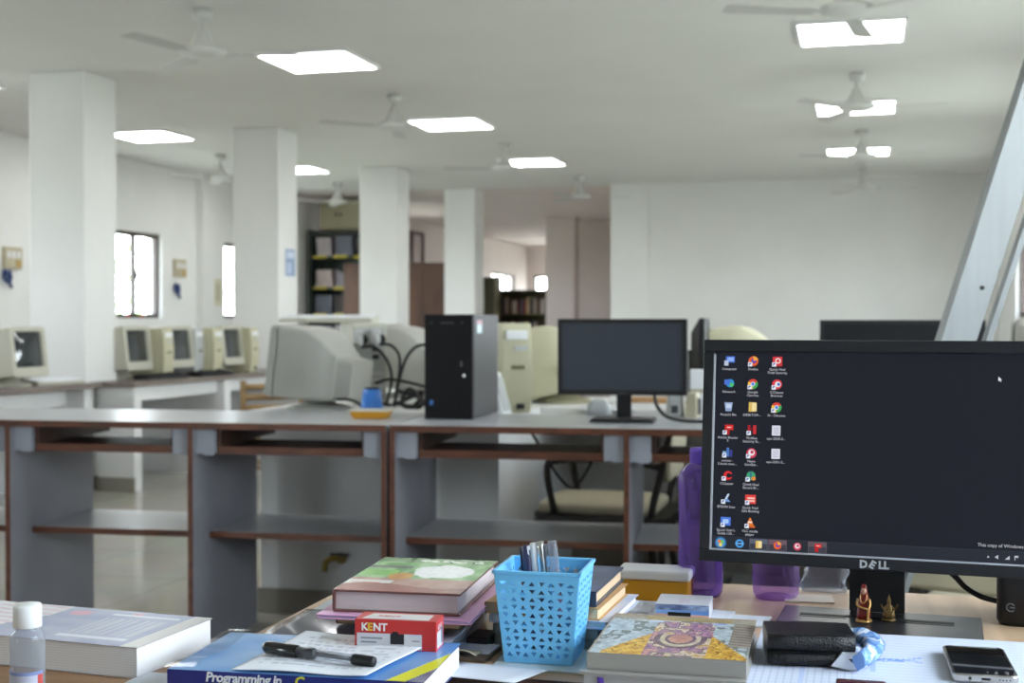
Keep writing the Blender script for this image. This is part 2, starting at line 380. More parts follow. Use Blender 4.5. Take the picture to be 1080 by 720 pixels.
# ------------------------------------------------------------------ the grey computer counter across the room
TOP = .82
CA = Vector((-2.93, 4.055, 0)); CANG = math.radians(5.0); CD = .61
def cl(s, y, z=0): return Vector((CA.x+s*math.cos(CANG)-y*math.sin(CANG), CA.y+s*math.sin(CANG)+y*math.cos(CANG), z))
def counter(s0, divs, label, edge=True):
    t = thing('computer_counter', label, 'counter', cl(s0, 0), CANG, 'grey computer counters')
    W = divs[-1]-s0; dv = [d-s0 for d in divs]
    MB().box(0, W, .003, CD, TOP-.022, TOP).build('counter_top', m_greytop, t)
    MB().box(0, W, 0, .003, TOP-.022, TOP).build('edge_band', m_brown, t)
    for d in dv:
        a = min(max(d-.009, 0), W-.018)
        p = MB().box(a, a+.018, .003, CD, 0, TOP-.022).build('divider', m_grey, t)
        MB().box(a, a+.018, 0, .003, 0, TOP-.022).build('edge_band', m_brown, p)
    for a, b_ in zip(dv[:-1], dv[1:]):
        a += .009 if a > 0 else .018; b_ -= .009 if b_ < W else .018
        sh = MB().box(a, b_, .153, CD, .402, .42).build('shelf', m_greytop, t)
        MB().box(a, b_, .15, .153, .4, .422).build('edge_band', m_brown, sh)
        for x0, x1 in ((a, a+.068), (b_-.068, b_)):
            MB().prism([(x0, TOP-.022), (x1, TOP-.022), (x1, .712), (x1-.008, .705), (x0+.03, .705), (x0+.022, .71), (x0, .708)], .03, .05, 'y').build('hanging_block', m_clip, t)
        MB().box(a+.068, a+.082, .05, CD-.02, .735, TOP-.022).build('rail_board', m_dbrown, t)
        MB().box(b_-.082, b_-.068, .05, .3, .735, TOP-.022).build('rail_board', m_dbrown, t)
        k = MB().box(a+.075, b_-.075, .056, .36, .712, .733).build('keyboard_tray', m_dbrown, t)
        MB().box(a+.07, b_-.07, .05, .056, .708, .735).build('edge_band', m_brown, k)
    return t
counter(-1.37, [-1.37, -.69, 0, .684, 1.38], 'grey laminate counter with brown edging, left unit holding the blue cup')
counter(1.392, [1.392, 2.185, 2.96, 3.73], 'grey laminate counter with brown edging, right unit under the black tower computer')

# ------------------------------------------------------------------ white masonry tables
def masonry(name, label, poly, z1, panels, skirt=(), thick=.04, gran=False, more=None):
    t = thing(name, label, 'table', (0, 0, 0), 0)
    for q in ([poly] if not more else [poly, more]): MB().prism(q, z1-thick, z1, 'z').build('table_top', m_granite if gran else m_masonry, t)
    for (x0, x1, y0, y1, z0, zz) in panels: MB().box(x0, x1, y0, y1, z0, zz).build('support', m_masonry, t)
    for (x0, x1, y0, y1) in skirt: MB().box(x0, x1, y0, y1, 0, .1).build('skirting', m_skirt, t)
    return t
xa = at(275, 520, Y=4.88).x; xb = at(526, 520, Y=4.88).x; xl = xa-.12
masonry('masonry_table', 'white masonry table behind the grey counter carrying the cream monitors',
        [(xl, 4.86), (xb+.02, 4.86), (xb+.02, 6.3), (xl, 6.3)], .80,
        [(xa, xb, 4.88, 4.98, 0, .76), (xb-.1, xb, 4.98, 6.2, 0, .76), (-.95, -.85, 6.1, 6.2, 0, .76), (xb, .5, 6.2, 6.3, 0, .76), (.4, .5, 5.5, 6.2, 0, .76)],
        [(xa-.01, xb+.01, 4.868, 4.88), (xb, .4, 6.188, 6.2)], more=[(xb+.021, 5.47), (.55, 5.47), (.55, 6.3), (xb+.021, 6.3)])
masonry('masonry_table', 'white masonry table with brown top in front of the first pillar', [(-6.3, 5.2), (-5.22, 5.2), (-5.0, 7.95), (-6.3, 7.95)], .752,
        [(-6.25, -5.3, 5.25, 5.35, 0, .715), (-6.25, -5.22, 6.6, 6.7, 0, .715), (-6.25, -5.06, 7.83, 7.93, 0, .715), (-6.3, -5.2, 5.35, 7.83, .6, .715)], gran=True, thick=.035)
masonry('masonry_table', 'long white masonry table with brown top between the first two pillars', [(-6.3, 8.42), (-5.13, 8.42), (-5.13, 8.02), (-4.8, 8.02), (-4.68, 10.72), (-6.3, 10.72)], .752,
        [(-5.1, -4.82, 8.05, 8.15, 0, .715), (-5.6, -4.76, 9.25, 9.35, 0, .715), (-5.6, -4.72, 10.58, 10.68, 0, .715), (-4.86, -4.82, 8.15, 10.58, .62, .715), (-5.65, -5.55, 8.4, 10.7, 0, .715)],
        [(-5.1, -4.81, 8.03, 8.05)], gran=True, thick=.035)

# ------------------------------------------------------------------ tube monitors
def make_crt(name, m, label, group, tilt=.11):
    TM = T(0, .165, .06) @ RX(-tilt) @ T(0, -.165, -.06)
    t = thing(name, label, 'monitor', (0, 0, 0), 0, group)
    w, h, z0 = .37, .32, .045
    def ring(y, ww, hh, zc, r=.02): return [(x, y, zc+z) for x, z in rrect(ww, hh, r, 3)]
    zc = z0+h/2
    body = MB().loft([ring(.03, w*.98, h*.98, zc), ring(.034, w*.982, h*.982, zc), ring(.10, w*.975, h*.975, zc), ring(.135, w*.968, h*.966, zc-.001), ring(.16, w*.95, h*.945, zc-.004), ring(.185, w*.92, h*.905, zc-.010), ring(.21, w*.88, h*.85, zc-.018), ring(.235, w*.82, h*.775, zc-.029), ring(.262, w*.74, h*.67, zc-.043), ring(.275, w*.735, h*.64, zc-.047), ring(.277, w*.66, h*.58, zc-.05), ring(.345, w*.64, h*.55, zc-.054)], smooth=True, M=TM)
    for k in range(10):
        for sx in (-1, 1): body.box(sx*w*.487-.001, sx*w*.487+.001, .06+k*.012, .066+k*.012, z0+.05+k*.004, z0+.13, M=TM)
    body.build('case', m, t, bevel=.006)
    b = MB(); iw, ih = .30, .23; zi = zc+.015
    o = rrect(w, h, .022, 4); i_ = rrect(iw, ih, .012, 4); n = len(o)
    V = [(x, .03, zc+z) for x, z in o]+[(x, 0, zc+z*.985) for x, z in o]+[(x, .0, zi+z) for x, z in i_]+[(x*.97, .02, zi+z*.97) for x, z in i_]
    F = []
    for q in range(3):
        for k in range(n): F.append((q*n+k, q*n+(k+1) % n, (q+1)*n+(k+1) % n, (q+1)*n+k))
    b.add(V, F, M=TM); b.build('bezel', m, t)
    MB().grid(lambda u, v: ((u-.5)*iw*.99, .018-.012*(1-(2*u-1)**2)*(1-(2*v-1)**2), zi+(v-.5)*ih*.99), 10, 8, M=TM).build('screen', m_tube, t)
    MB().box(.11, .125, -.004, 0, z0+.022, z0+.032, M=TM).build('power_button', m_gplast, t)
    MB().lathe([(.13, 0), (.135, .006), (.125, .016), (.07, .026), (.06, .052)], 24, 0, .165).build('swivel_base', m, t)
    return t
gm = 'cream tube monitors'
crt = make_crt('tube_monitor', m_crtgrey, 'grey tube monitor seen in profile behind the blue cup', gm)
crt.location = (-2.22, 5.16, .80); crt.rotation_euler = (0, 0, -PI/2); crt.location.x = at(281, 400, Y=4.98).x-.01; crt.scale = (1, 1, .93)
dup(crt, (at(398, 400, Y=6.1).x, 6.1, .80), -PI/2, 'grey tube monitor behind the tangle of black cables, left of the black tower')
y_ = make_crt('tube_monitor', m_beigey, 'yellowed tube monitor in profile just left of the flat black monitor on the counter', gm, -.2)
y_.location = (at(554, 400, Y=5.62).x-.05, 5.86, .80); y_.rotation_euler = (0, 0, -PI/2+.2)
dup(y_, (-.66, 6.1, .80), -PI/2, 'yellowed tube monitor between the counter monitor and the big front monitor')
lc = make_crt('tube_monitor', m_beige, 'cream tube monitor at the left edge in front of the first pillar', gm)
lc.location = (-5.11, 7.33, .752); lc.rotation_euler = (0, 0, 1.58)
dup(lc, (-5.05, 8.53, .752), 1.6, 'cream tube monitor directly right of the first pillar, below the window')
dup(lc, (-5.0, 9.065, .752), 1.6, 'cream tube monitor between the yellowed tower and the pale grey tower')
dup(lc, (-4.92, 9.75, .752), 1.6, 'cream tube monitor farthest along the long table, between two yellowed towers')
dup(crt, (.62, 4.62, TOP), PI+.2, 'grey tube monitor seen from behind at the right edge above the big monitor')

# ------------------------------------------------------------------ tower computers
def make_pc(name, m, label, group, w=.15, h=.36, d=.40, curved=True):
    t = thing(name, label, 'computer', (0, 0, 0), 0, group)
    MB().box(-w/2, w/2, .03, d, 0, h).build('case', m, t, bevel=.004)
    f = MB()
    if curved:
        f.loft([[(x, -.025*math.sin(PI*(z/h*.8+.1)) + .0, z) for x in (-w/2, w/2)]+[(x, .03, z) for x in (w/2, -w/2)] for z in [h*k/8 for k in range(9)]], smooth=False)
    else: f.box(-w/2, w/2, 0, .03, 0, h)
    f.build('front_panel', m, t, bevel=.004)
    y0 = -.026 if curved else -.002
    MB().box(-w*.36, w*.36, y0, y0+.02, h*.82, h*.92).build('drive_door', m_white, t)
    MB().box(-w*.1, w*.36, y0-.001, y0+.02, h*.7, h*.75).build('drive_slot', m_gplast, t)
    MB().box(-w*.2, w*.25, y0-.002, y0+.02, h*.49, h*.535).build('floppy_slot', mat('slot_olive', '6d6a50', .6), t)
    MB().box(.0, w*.25, y0+.002, .02, h*.05, h*.11).build('vent', m_black, t)
    r = MB().box(-w*.46, w*.46, d, d+.003, .02, h-.02).build('rear_panel', mat('zinc_plate', 'a9aaa6', .4, metal=.6), t)
    for z in (.045, .07, .1, .13): MB().box(-w*.4, w*.1, d+.003, d+.01, z, z+.014).build('expansion_slot', m_gplast, r)
    for x, z in ((-.04, .2), (-.04, .235), (.0, .18)): MB().box(x, x+.03, d+.003, d+.008, z, z+.02).build('port', m_black, r)
    for x in (-.045, .035): MB().lathe([(.026, 0), (.026, .008)], 14, M=T(x, d+.003, h-.075) @ RX(-PI/2)).build('fan_grille', m_black, r)
    return t
gp = 'beige tower computers'
pc = make_pc('tower_computer', m_beigey, 'yellowed tower computer standing right of the black tower, front facing the camera', gp)
pc.location = (at(544, 425, Y=5.12).x, 5.12, .80); pc.rotation_euler = (0, 0, .5); pc.scale = (.8, 1, 1)
P_ = lambda *a: setattr(dup(pc, *a), 'scale', (1, 1, 1))
P_((-5.0, 8.80, .752), 1.6, 'yellowed tower computer right of the tube monitor below the window')
P_((-4.95, 9.48, .752), 1.6, 'yellowed tower computer left of the farthest tube monitor on the long table')
P_((-4.9, 10.02, .752), 1.6, 'yellowed tower computer at the far end of the long table by the second pillar')
g_ = make_pc('tower_computer', m_gplast, 'pale grey tower computer between two yellowed ones on the long table', gp)
g_.location = (-5.03, 9.325, .752); g_.rotation_euler = (0, 0, 1.6)
r_ = make_pc('tower_computer', m_beige, 'cream tower computer with its cabled rear towards the cables, under the keyboard', gp)
RRZ = math.radians(210); rc = at(390, 380, Y=5.5); r_.location = (rc.x-.2, 5.5+.346, .80); r_.rotation_euler = (0, 0, RRZ)
# keyboard resting on that tower
def make_keyboard(label, loc, rz, mb=None, mk=None):
    t = thing('keyboard', label, 'keyboard', loc, rz, 'computer keyboards')
    mb = mb or m_beige; mk = mk or m_white
    MB().prism([(-.075, 0), (.075, 0), (.075, .03), (.06, .032), (-.075, .014)], -.22, .22, 'x').build('body', mb, t, bevel=.003)
    k = MB()
    for r in range(5):
        for c in range(18):
            x = -.205+c*.0235; y = -.055+r*.023; z = .016+(y+.075)*.118
            k.frus(x+.005, y, z, z+.008, .0095, .0095, .007, .007)
    k.build('keys', mk, t)
    return t
kb = make_keyboard('cream keyboard lying on top of the tower behind the profile monitor', (at(352, 340, Y=5.75).x, 5.70, 1.161), .12)
make_keyboard('grey keyboard lying right of the leftmost tube monitor by the first pillar', (-5.2, 7.68, .753), 1.45)
make_keyboard('black keyboard on the long table below the leftmost window', (-4.93, 8.62, .753), 1.35, m_black, m_blackm)
make_keyboard('black keyboard in front of the pale grey tower on the long table', (-4.85, 9.2, .753), 1.45, m_black, m_blackm)
# white keyboard leaning beside the black tower
lk = thing('keyboard', 'white keyboard standing on edge, leaning against the yellowed tower', 'keyboard', (at(533, 420, Y=5.0).x, 5.0, .80), 0)
MB().box(-.012, .012, -.06, .06, 0, .17, M=RY(-.28)).build('body', m_white, lk, bevel=.004)
MB().box(.0125, .016, -.05, .05, .015, .155, M=RY(-.28)).build('keys', m_gplast, lk)

# black tower on the counter
bt = thing('tower_computer', 'black tower computer with grey side panel standing on the counter', 'computer', (-1.437, 4.49, TOP), math.radians(1))
W, H, D = .178, .372, .36
MB().box(-W/2, W/2, .02, D, .006, H).build('case', mat('dark_grey_steel', '4b4b4f', .35, metal=.3), bt, bevel=.003)
fp = MB().box(-W/2, W/2, 0, .0195, 0, H).build('front_panel', mat('front_black', '0d0d10', .5, spec=.25), bt, bevel=.003)
MB().lathe([(.0055, 0), (.0055, .002)], 14, M=T(.058, 0, .155) @ RX(PI/2)).build('power_button', m_chrome, fp)
MB().lathe([(.004, 0), (.004, .002)], 12, M=T(.048, 0, .192) @ RX(PI/2)).box(.045, .051, -.001, 0, .2, .206).build('audio_jack', mat('dim_grey', '6b6b6b', .4), fp)
MB().box(-.03, .02, -.001, 0, .339, .345).box(-.07, -.058, -.001, 0, .34, .344).box(.045, .055, -.001, 0, .34, .345).build('front_marks', mat('mark_grey', '3a3a40', .5), fp)
MB().prism([(-.07, .05), (-.058, .05), (-.056, .066), (-.068, .068)], -.001, 0, 'y').build('blue_badge', mat('badge_blue', '3b78c4', .3), fp)
MB().box(W/2, W/2+.001, .06, .125, .305, .352, 0, 'b9d6dd').box(W/2+.001, W/2+.0014, .06, .125, .337, .352, 0, 'c59aa6').box(W/2+.001, W/2+.0014, .07, .1, .312, .33, 0, 'e6eef0').build('side_sticker', m_print, bt)

# flat monitors
def flat_monitor(name, label, loc, rz, w, h, zb, tilt=0, base=(.22, .15), neck=.05, scm=None):
    t = thing(name, label, 'monitor', loc, rz)
    M = T(0, 0, zb) @ RX(-tilt); bz = .014
    b = MB()
    for x0, x1, z0, z1 in ((-w/2, w/2, 0, bz*1.3), (-w/2, w/2, h-bz, h), (-w/2, -w/2+bz, bz*1.3, h-bz), (w/2-bz, w/2, bz*1.3, h-bz)): b.box(x0, x1, -.002, .02, z0, z1, M=M)
    b.build('bezel', m_black, t)
    MB().frus(0, 0, 0, .035, w/2-.002, h/2-.002, w/2-.05, h/2-.06, M=M @ T(0, .02, h/2) @ RX(-PI/2)).build('back_case', m_blackm, t)
    MB().box(-w/2+bz, w/2-bz, .003, .012, bz*1.3, h-bz, M=M).build('screen', scm or m_dscreen, t)
    MB().box(-neck/2, neck/2, .056, .076, .012, zb+h*.5).build('neck', m_blackm, t)
    MB().frus(0, .05, 0, .014, base[0]/2, base[1]/2, base[0]/2-.006, base[1]/2-.006).build('base', m_black, t, bevel=.003)
    return t
fm = flat_monitor('flat_monitor', 'flat black monitor with blank screen standing on the counter right of the black tower', (-.815, 4.50, TOP), .06, .446, .262, .094)
MB().text('lenovo', .009, T(-.012, -.0022, .099) @ RX(PI/2), .0003, align='LEFT').build('maker_logo', mat('logo_grey', '70747a', .5), fm)
flat_monitor('flat_monitor', 'black monitor on the counter whose top shows above the big front monitor', (.105, 4.42, TOP), .05, .51, .30, .052, scm=mat('darker_screen', '14161a', .45, spec=.3))
flat_monitor('flat_monitor', 'black monitor seen edge-on before the yellowed tube monitor, left of the big front monitor', (at(745, 345, Y=5.66).x, 5.66, .80), 1.64, .42, .27, .11)
# blue cup, yellow tray on the counter
cupp = at(398, 432, Z=TOP)
c_ = thing('cup', 'small blue plastic cup on the counter beside the cables', 'cup', (cupp.x, cupp.y-.06, TOP))
MB().lathe([(.0445, 0), (.0455, .003), (.033, .085), (.0315, .085), (.043, .004), (.001, .003)], 24).build('body', mat('blue_plastic', '3f83dd', .35), c_)
MB().lathe([(.031, .083), (.029, .092), (.001, .093)], 20).build('lid', m_black, c_)
tr = at(390, 441, Z=TOP); t_ = thing('tray', 'small yellow plastic tray on the counter front of the blue cup', 'tray', (tr.x, tr.y+.015, TOP), CANG)
MB().frus(0, 0, 0, .026, .058, .035, .07, .045).build('body', mat('yellow_plastic', 'd99a2b', .45), t_, bevel=.003)
MB().box(-.072, .072, -.047, .047, .0262, .031).build('rim', mat('pale_rim', 'd8d2c0', .5), t_)
# cables
m_cable = mat('black_cable', '17171a', .5)
def cable(label, pts, r=.007, group='black cables'):
    o = MB().tube(spline(pts, 8), r, 8).build('cable', m_cable)
    return tag(o, label, 'cable', group)
def A(px, py, Y): return tuple(at(px, py, Y=Y))
cable('black cable arching right from the back of the cream tower', [A(381, 366, 5.38), A(395, 366, 5.38), A(408, 380, 5.38), A(413, 400, 5.38), A(408, 425, 5.38), A(412, 427, 5.38)])
cable('black cable looping from the right plug of the cream tower down to the table', [A(400, 363, 5.38), A(412, 364, 5.38), A(421, 375, 5.38), A(421, 395, 5.38), A(417, 420, 5.38), A(420, 427, 5.38)])
cable('black cable curving up behind the left edge of the black tower', [A(452, 363, 5.35), A(440, 365, 5.35), A(430, 375, 5.35), A(424, 390, 5.36), A(419, 410, 5.38), A(416, 431, 5.36)])
cable('black cable running level behind the blue cup to the black tower', [A(396, 404, 5.42), A(410, 400, 5.42), A(430, 403, 5.42), A(450, 408, 5.42)])
cable('thick black cable heap under the profile monitor, right of its base', [A(385, 418, 5.42), A(395, 422, 5.42), A(412, 428, 5.42), A(430, 420, 5.42), A(445, 414, 5.42), A(436, 428, 5.42), A(415, 424, 5.42)], .010)
cable('black cable tangle lying on the table left of the black tower', [A(420, 412, 5.3), A(434, 416, 5.3), A(446, 422, 5.28), A(440, 430, 5.25), A(424, 426, 5.25), A(432, 410, 5.28), A(450, 428, 5.25)], .009)
cable('short black cable with a plug coming from the base of the profile monitor', [A(355, 421, 4.93), A(366, 421, 4.93), A(376, 424, 4.93), A(383, 430, 4.93)], .006)
for (px, py, k) in ((378, 355, 0), (396, 354, 1)):
    MB().box(-.02, .02, -.02, .02, -.03, .03).tube([(0, -.02, 0), (.0, -.035, -.03), (.012, -.03, -.045)], .012, 8).build('plug', m_gplast, bpy.data.objects[('cable', 'cable.001')[k]], loc=at(px, py, Y=5.46), rz=.5, bevel=.004, label='pale plug')
cable('black cable hanging from the counter monitor onto the counter', [A(690, 416, 4.62), A(693, 428, 4.6), A(703, 439, 4.57), A(720, 443.5, 4.5), A(742, 444.5, 4.42)], .006)
cable('black cable hanging below the keyboard tray before the chairs', [A(556, 448, 4.8), A(575, 480, 4.85), A(590, 503, 4.9), A(604, 514, 4.9), A(618, 498, 4.9), A(632, 470, 4.88)], .006)
tp = thing('tap', 'small brass tap on the white masonry below the counter shelf', 'tap', at(360, 588, Y=4.878))
m_brs = mat('dull_brass', '8a7436', .4, metal=.7)
MB().tube(spline([(.0, 0, 0), (0, -.04, .005), (-.02, -.06, .005), (-.04, -.062, -.01), (-.045, -.062, -.045)], 5), .012, 10).build('spout', m_brs, tp); MB().lathe([(.022, 0), (.024, .006), (.018, .01)], 14, M=RX(PI/2)).build('flange', m_brs, tp); MB().box(-.03, .045, -.045, -.035, .014, .026).build('lever', m_metal, tp)
# loose papers and small things on the masonry table
def sheet(label, px, py, Z, w, d, rz, m=None, curl=0, group=None, cat='paper', name='paper_sheet'):
    p = at(px, py, Z=Z)
    o = MB().grid(lambda u, v: ((u-.5)*w, (v-.5)*d, curl*(u**3+ .5*v**3)*.3), 8, 8).build(name, m or m_paper, loc=(p.x, p.y, Z+.002), rz=rz, solid=.002)
    return tag(o, label, cat, group)
sheet('white paper on the table left of the counter monitor stand', 640, 431, .80, .22, .2, .1, group='loose papers on the masonry table')
sheet('white paper on the table right of the counter monitor stand', 672, 424, .80, .22, .2, -.1, group='loose papers on the masonry table')
q0 = at(738, 437.5, Z=TOP); cb_ = thing('carton', 'white carton on the counter between its monitor and the big front monitor', 'box', (q0.x, q0.y+.03, TOP), .1)
MB().box(-.04, .05, -.0, .1, 0, .165).build('body', m_white, cb_, bevel=.002); MB().box(-.04, .05, -.0006, 0, .08, .095).build('tape', m_cream, cb_)
o = MB().box(-.12, .12, -.09, .09, 0, .02).build('cardboard_folder', mat('tan_card', 'b48a5c', .7), loc=at(690, 424, Z=.80), rz=.1, bevel=.002); tag(o, 'tan card folder on the table right of the counter monitor stand', 'folder')
o = MB().loft([[(x*.09*k, y*.06*k, z+.004*math.sin(7*x+5*y)) for x, y in rrect(1, 1, .3, 4)] for k, z in ((1, .001), (.95, .03), (.7, .05), (.3, .06))]).build('plastic_bag', mat('clear_film', 'c9cccd', .3, alpha=.75), loc=at(632, 438, Z=TOP)); tag(o, 'crumpled clear plastic bag behind the counter monitor, left of its stand', 'bag')
sp = thing('speaker', 'pale grey speaker with dark front on the table right of the counter monitor', 'speaker', at(712, 439, Z=TOP), .3)
MB().frus(0, 0, 0, .085, .03, .035, .025, .03).build('body', m_gplast, sp, bevel=.004); MB().box(-.02, .005, -.037, -.028, .012, .04, M=RX(-.06)).build('grille', m_black, sp)
sp2 = thing('speaker', 'cream speaker on the table nearest the big front monitor', 'speaker', at(731, 440, Z=TOP), -.1)
MB().frus(0, 0, 0, .09, .022, .035, .018, .03).build('body', m_cream, sp2, bevel=.004); MB().box(.0225, .026, -.02, .02, .012, .07).build('grille', m_black, sp2)

# ------------------------------------------------------------------ chairs
def make_chair(label):
    """tubular office chair, faces -X: cantilever side tubes, cream seat and back"""
    t = thing('tube_chair', label, 'chair', (0, 0, 0), 0, 'tube framed chairs with cream seats')
    for s in (-1, 1):
        y = s*.225
        MB().tube(spline([(-.27, y, 0), (-.29, y, .2), (-.28, y, .34), (-.22, y, .415), (-.1, y, .425), (.2, y, .40)], 6), .014, 8).build('front_leg', m_metal, t)
        MB().tube(spline([(.28, y, 0), (.22, y, .2), (.2, y, .42), (.24, y, .62), (.29, y, .86)], 6), .014, 8).build('rear_leg', m_metal, t)
        MB().tube(spline([(.235, y, .62), (.1, y*1.03, .645), (-.15, y*1.03, .64), (-.2, y*1.02, .6), (-.17, y, .425)], 5), .014, 8).build('armrest', m_metal, t)
    MB().loft([[(x*.48*k-.02, yy*.44*k, z) for x, yy in rrect(1, 1, .12, 4)] for k, z in ((.9, .431), (.96, .436), (.96, .462), (.9, .474), (.6, .479))]).build('seat', m_cream, t)
    MB().prism(rrect(.53, .49, .08, 5), .398, .43, 'z').build('seat_pan', m_metal, t)
    MB().loft([[(.262+dx+.04*(z*.3)/.3*0+.05*(z*.24+.12)*2, yy*.42*k, .70+z*.28*k) for yy, z in rrect(1, 1, .12, 4)] for k, dx in ((.9, -.03), (1, -.024), (1, -.004), (.92, .003))]).build('backrest', m_cream, t)
    MB().tube([(-.24, -.225, .12), (-.24, .225, .12)], .01, 8).tube([(.26, -.225, .12), (.26, .225, .12)], .01, 8).build('stretcher', m_metal, t)
    return t
ch = make_chair('cream seated tube chair seen through the open counter bay, nearest the counter')
ch.location = (-.98, 5.15, 0)
c2_ = dup(ch, (-.55, 5.74, 0), .05, 'cream seated tube chair half hidden behind the first, seen through the counter bay')
c2_.scale = (1, 1, .86)
dup(ch, (-.3, 5.2, 0), 0, 'cream seated tube chair behind the purple bottle, through the right counter bay')
dup(ch, (.30, 3.36, 0), -1.9, 'cream seated tube chair showing under the big front monitor')
# wooden ladder-back chair by the long table
wc = thing('wooden_chair', 'light wooden ladder-back chair in front of the long masonry table', 'chair', (at(292, 430, Y=8.3).x, 8.3, 0), .6)
m_lw = wood('light_chair_wood', '7d6240', '97794e', .5)
wc.scale = (1, 1, .9)
for x in (-.2, .2):
    MB().box(x-.018, x+.018, .18, .215, 0, .84).build('leg', m_lw, wc); MB().box(x-.018, x+.018, -.2, -.165, 0, .43).build('leg', m_lw, wc)
for k in range(4): MB().grid(lambda u, v, k=k: ((u-.5)*.37, .185+.03*math.sin(PI*u), .53+k*.08+v*.045), 8, 1).build('back_slat', m_lw, wc, solid=.015)
MB().box(-.215, .215, -.22, .18, .43, .455).build('seat', m_lw, wc, bevel=.006)
for y in (-.18, .2): MB().box(-.18, .18, y-.01, y+.01, .2, .23).build('stretcher', m_lw, wc)

# ------------------------------------------------------------------ far hall furniture
# slotted steel rack full of bundles
rk = thing('book_rack', 'dark green steel rack of bundles with yellow shelf labels beyond the second pillar', 'rack', (-6.82, 17.0, 0))
m_rack = mat('dark_green_steel', '39443e', .5)
RW, RD, RHT = 1.3, .4, 2.42; sz = [.12, .45, .87, 1.27, 1.63, 2.06, 2.38]
for x in (-RW/2, RW/2-.04):
    for y in (0, RD-.04): MB().box(x, x+.04, y, y+.04, 0, RHT).build('upright', m_rack, rk)
MB().box(-RW/2, RW/2, RD, RD+.01, 0, RHT).box(-RW/2-.004, -RW/2, .04, RD-.04, 0, RHT).build('back_panel', m_rack, rk)
m_ylab = mat('yellow_label', 'd0bd3f', .6)
for z in sz:
    s_ = MB().box(-RW/2+.04, RW/2-.04, 0.01, RD, z-.03, z).build('shelf', m_rack, rk)
    if .5 < z < 2.3:
        for k in range(4): MB().box(-.58+k*.3, -.38+k*.3, .004, .01, z-.03, z+.004).build('shelf_label', m_ylab, s_)
cols = ['a29caa', 'c6bec3', 'e6e3e1', '7a7e8c', 'b3a2ab', '5e5957', 'd7c7c4', 'b1b2ba']
bm_ = [mat('bundle_'+c, c, .8, noise=.12, nscale=14) for c in cols]
for zi, z in enumerate(sz[2:6]):
    for k in range(4):
        x = -6.82-.58+k*.3+random.uniform(0, .02); w_ = random.uniform(.2, .26); h_ = random.uniform(.17, .28)
        o = MB(); n = 5
        for q in range(n): o.box(-w_/2+random.uniform(-.01, .01), w_/2+random.uniform(-.01, .01), .05, .33, h_*q/n, h_*(q+.92)/n)
        o = o.build('paper_bundle', bm_[(zi*3+k*2) % 8], loc=(x+.13, 17.0, z+.001), rz=random.uniform(-.04, .04))
        tag(o, '%s bundle, %s of the green rack, %s from left' % ({'a29caa': 'grey violet', 'c6bec3': 'pale mauve', 'e6e3e1': 'white', '7a7e8c': 'slate', 'b3a2ab': 'dusty pink', '5e5957': 'dark', 'd7c7c4': 'beige pink', 'b1b2ba': 'grey'}[cols[(zi*3+k*2) % 8]], ['fourth shelf down', 'third shelf down', 'second shelf down', 'top open shelf'][zi], ['first', 'second', 'third', 'fourth'][k]), 'bundle', 'bundles on the green rack')
ov = thing('overhead_cabinet', 'cream cabinet with dark knobs on top of the dark green rack', 'cabinet', (-6.82, 17.0, 2.425))
m_olive = mat('cream_olive_paint', '9f9a80', .6)
MB().box(-.48, .65, .02, .4, 0, .40).build('body', m_olive, ov)
for k in range(4):
    d_ = MB().box(-.475+k*.28, -.205+k*.28, 0, .019, .01, .39).build('door', m_olive, ov, bevel=.004)
    MB().ball((-.235+k*.28 if k % 2 == 0 else -.445+k*.28, -.012, .2), .018, 8).build('knob', m_black, d_)
m_cup = wood('brown_cupboard_wood', '412819', '543521', .45, (1, 1, .3), 4)
def cupboard(label, x0, x1, y, h, parent=None):
    t = thing('wooden_cupboard', label, 'cupboard', ((x0+x1)/2, y, 0), 0, 'brown wooden cupboards'); w_ = x1-x0
    MB().box(-w_/2, w_/2, .02, .4, 0, h).build('body', m_cup, t)
    for k in (0, 1):
        d_ = MB().box(-w_/2+k*w_/2+.003, k*w_/2-.003, 0, .019, .08, h-.03).build('door', m_cup, t, bevel=.003)
        MB().box((-.03 if k == 0 else .018), (-.018 if k == 0 else .03), -.02, 0, h*.5, h*.5+.1).build('handle', m_chrome, d_)
    return t
p1 = at(362, 279, Y=16.5); p2 = at(471, 279, Y=16.5)
cupboard('brown wooden cupboard left of the third pillar, before the green rack', p1.x, p1.x+.62, 16.5, 1.93)
cupboard('brown wooden cupboard between the third and fourth pillars', p2.x-.64, p2.x, 16.5, 1.93)
pa, pb = at(434, 255, X=XL+.03), at(447, 255, X=XL+.03)
pf = thing('picture_frame', 'tall brown framed picture on the far left wall above a brown cupboard', 'picture', (XL+.002, (pa.y+pb.y)/2, 2.35), 0)
hw, hh = abs(pb.y-pa.y)/2, .36
f = MB()
for a in ((-hw, hw, -hh, -hh+.06), (-hw, hw, hh-.06, hh), (-hw, -hw+.08, -hh+.06, hh-.06), (hw-.08, hw, -hh+.06, hh-.06)): f.box(0, .04, *a)
f.build('frame', mat('red_brown_frame', '4f2a20', .5), pf); MB().box(.002, .015, -hw+.08, hw-.08, -hh+.06, hh-.06).build('print', mat('faded_print', 'b9a9a4', .6, noise=.2, nscale=3), pf)
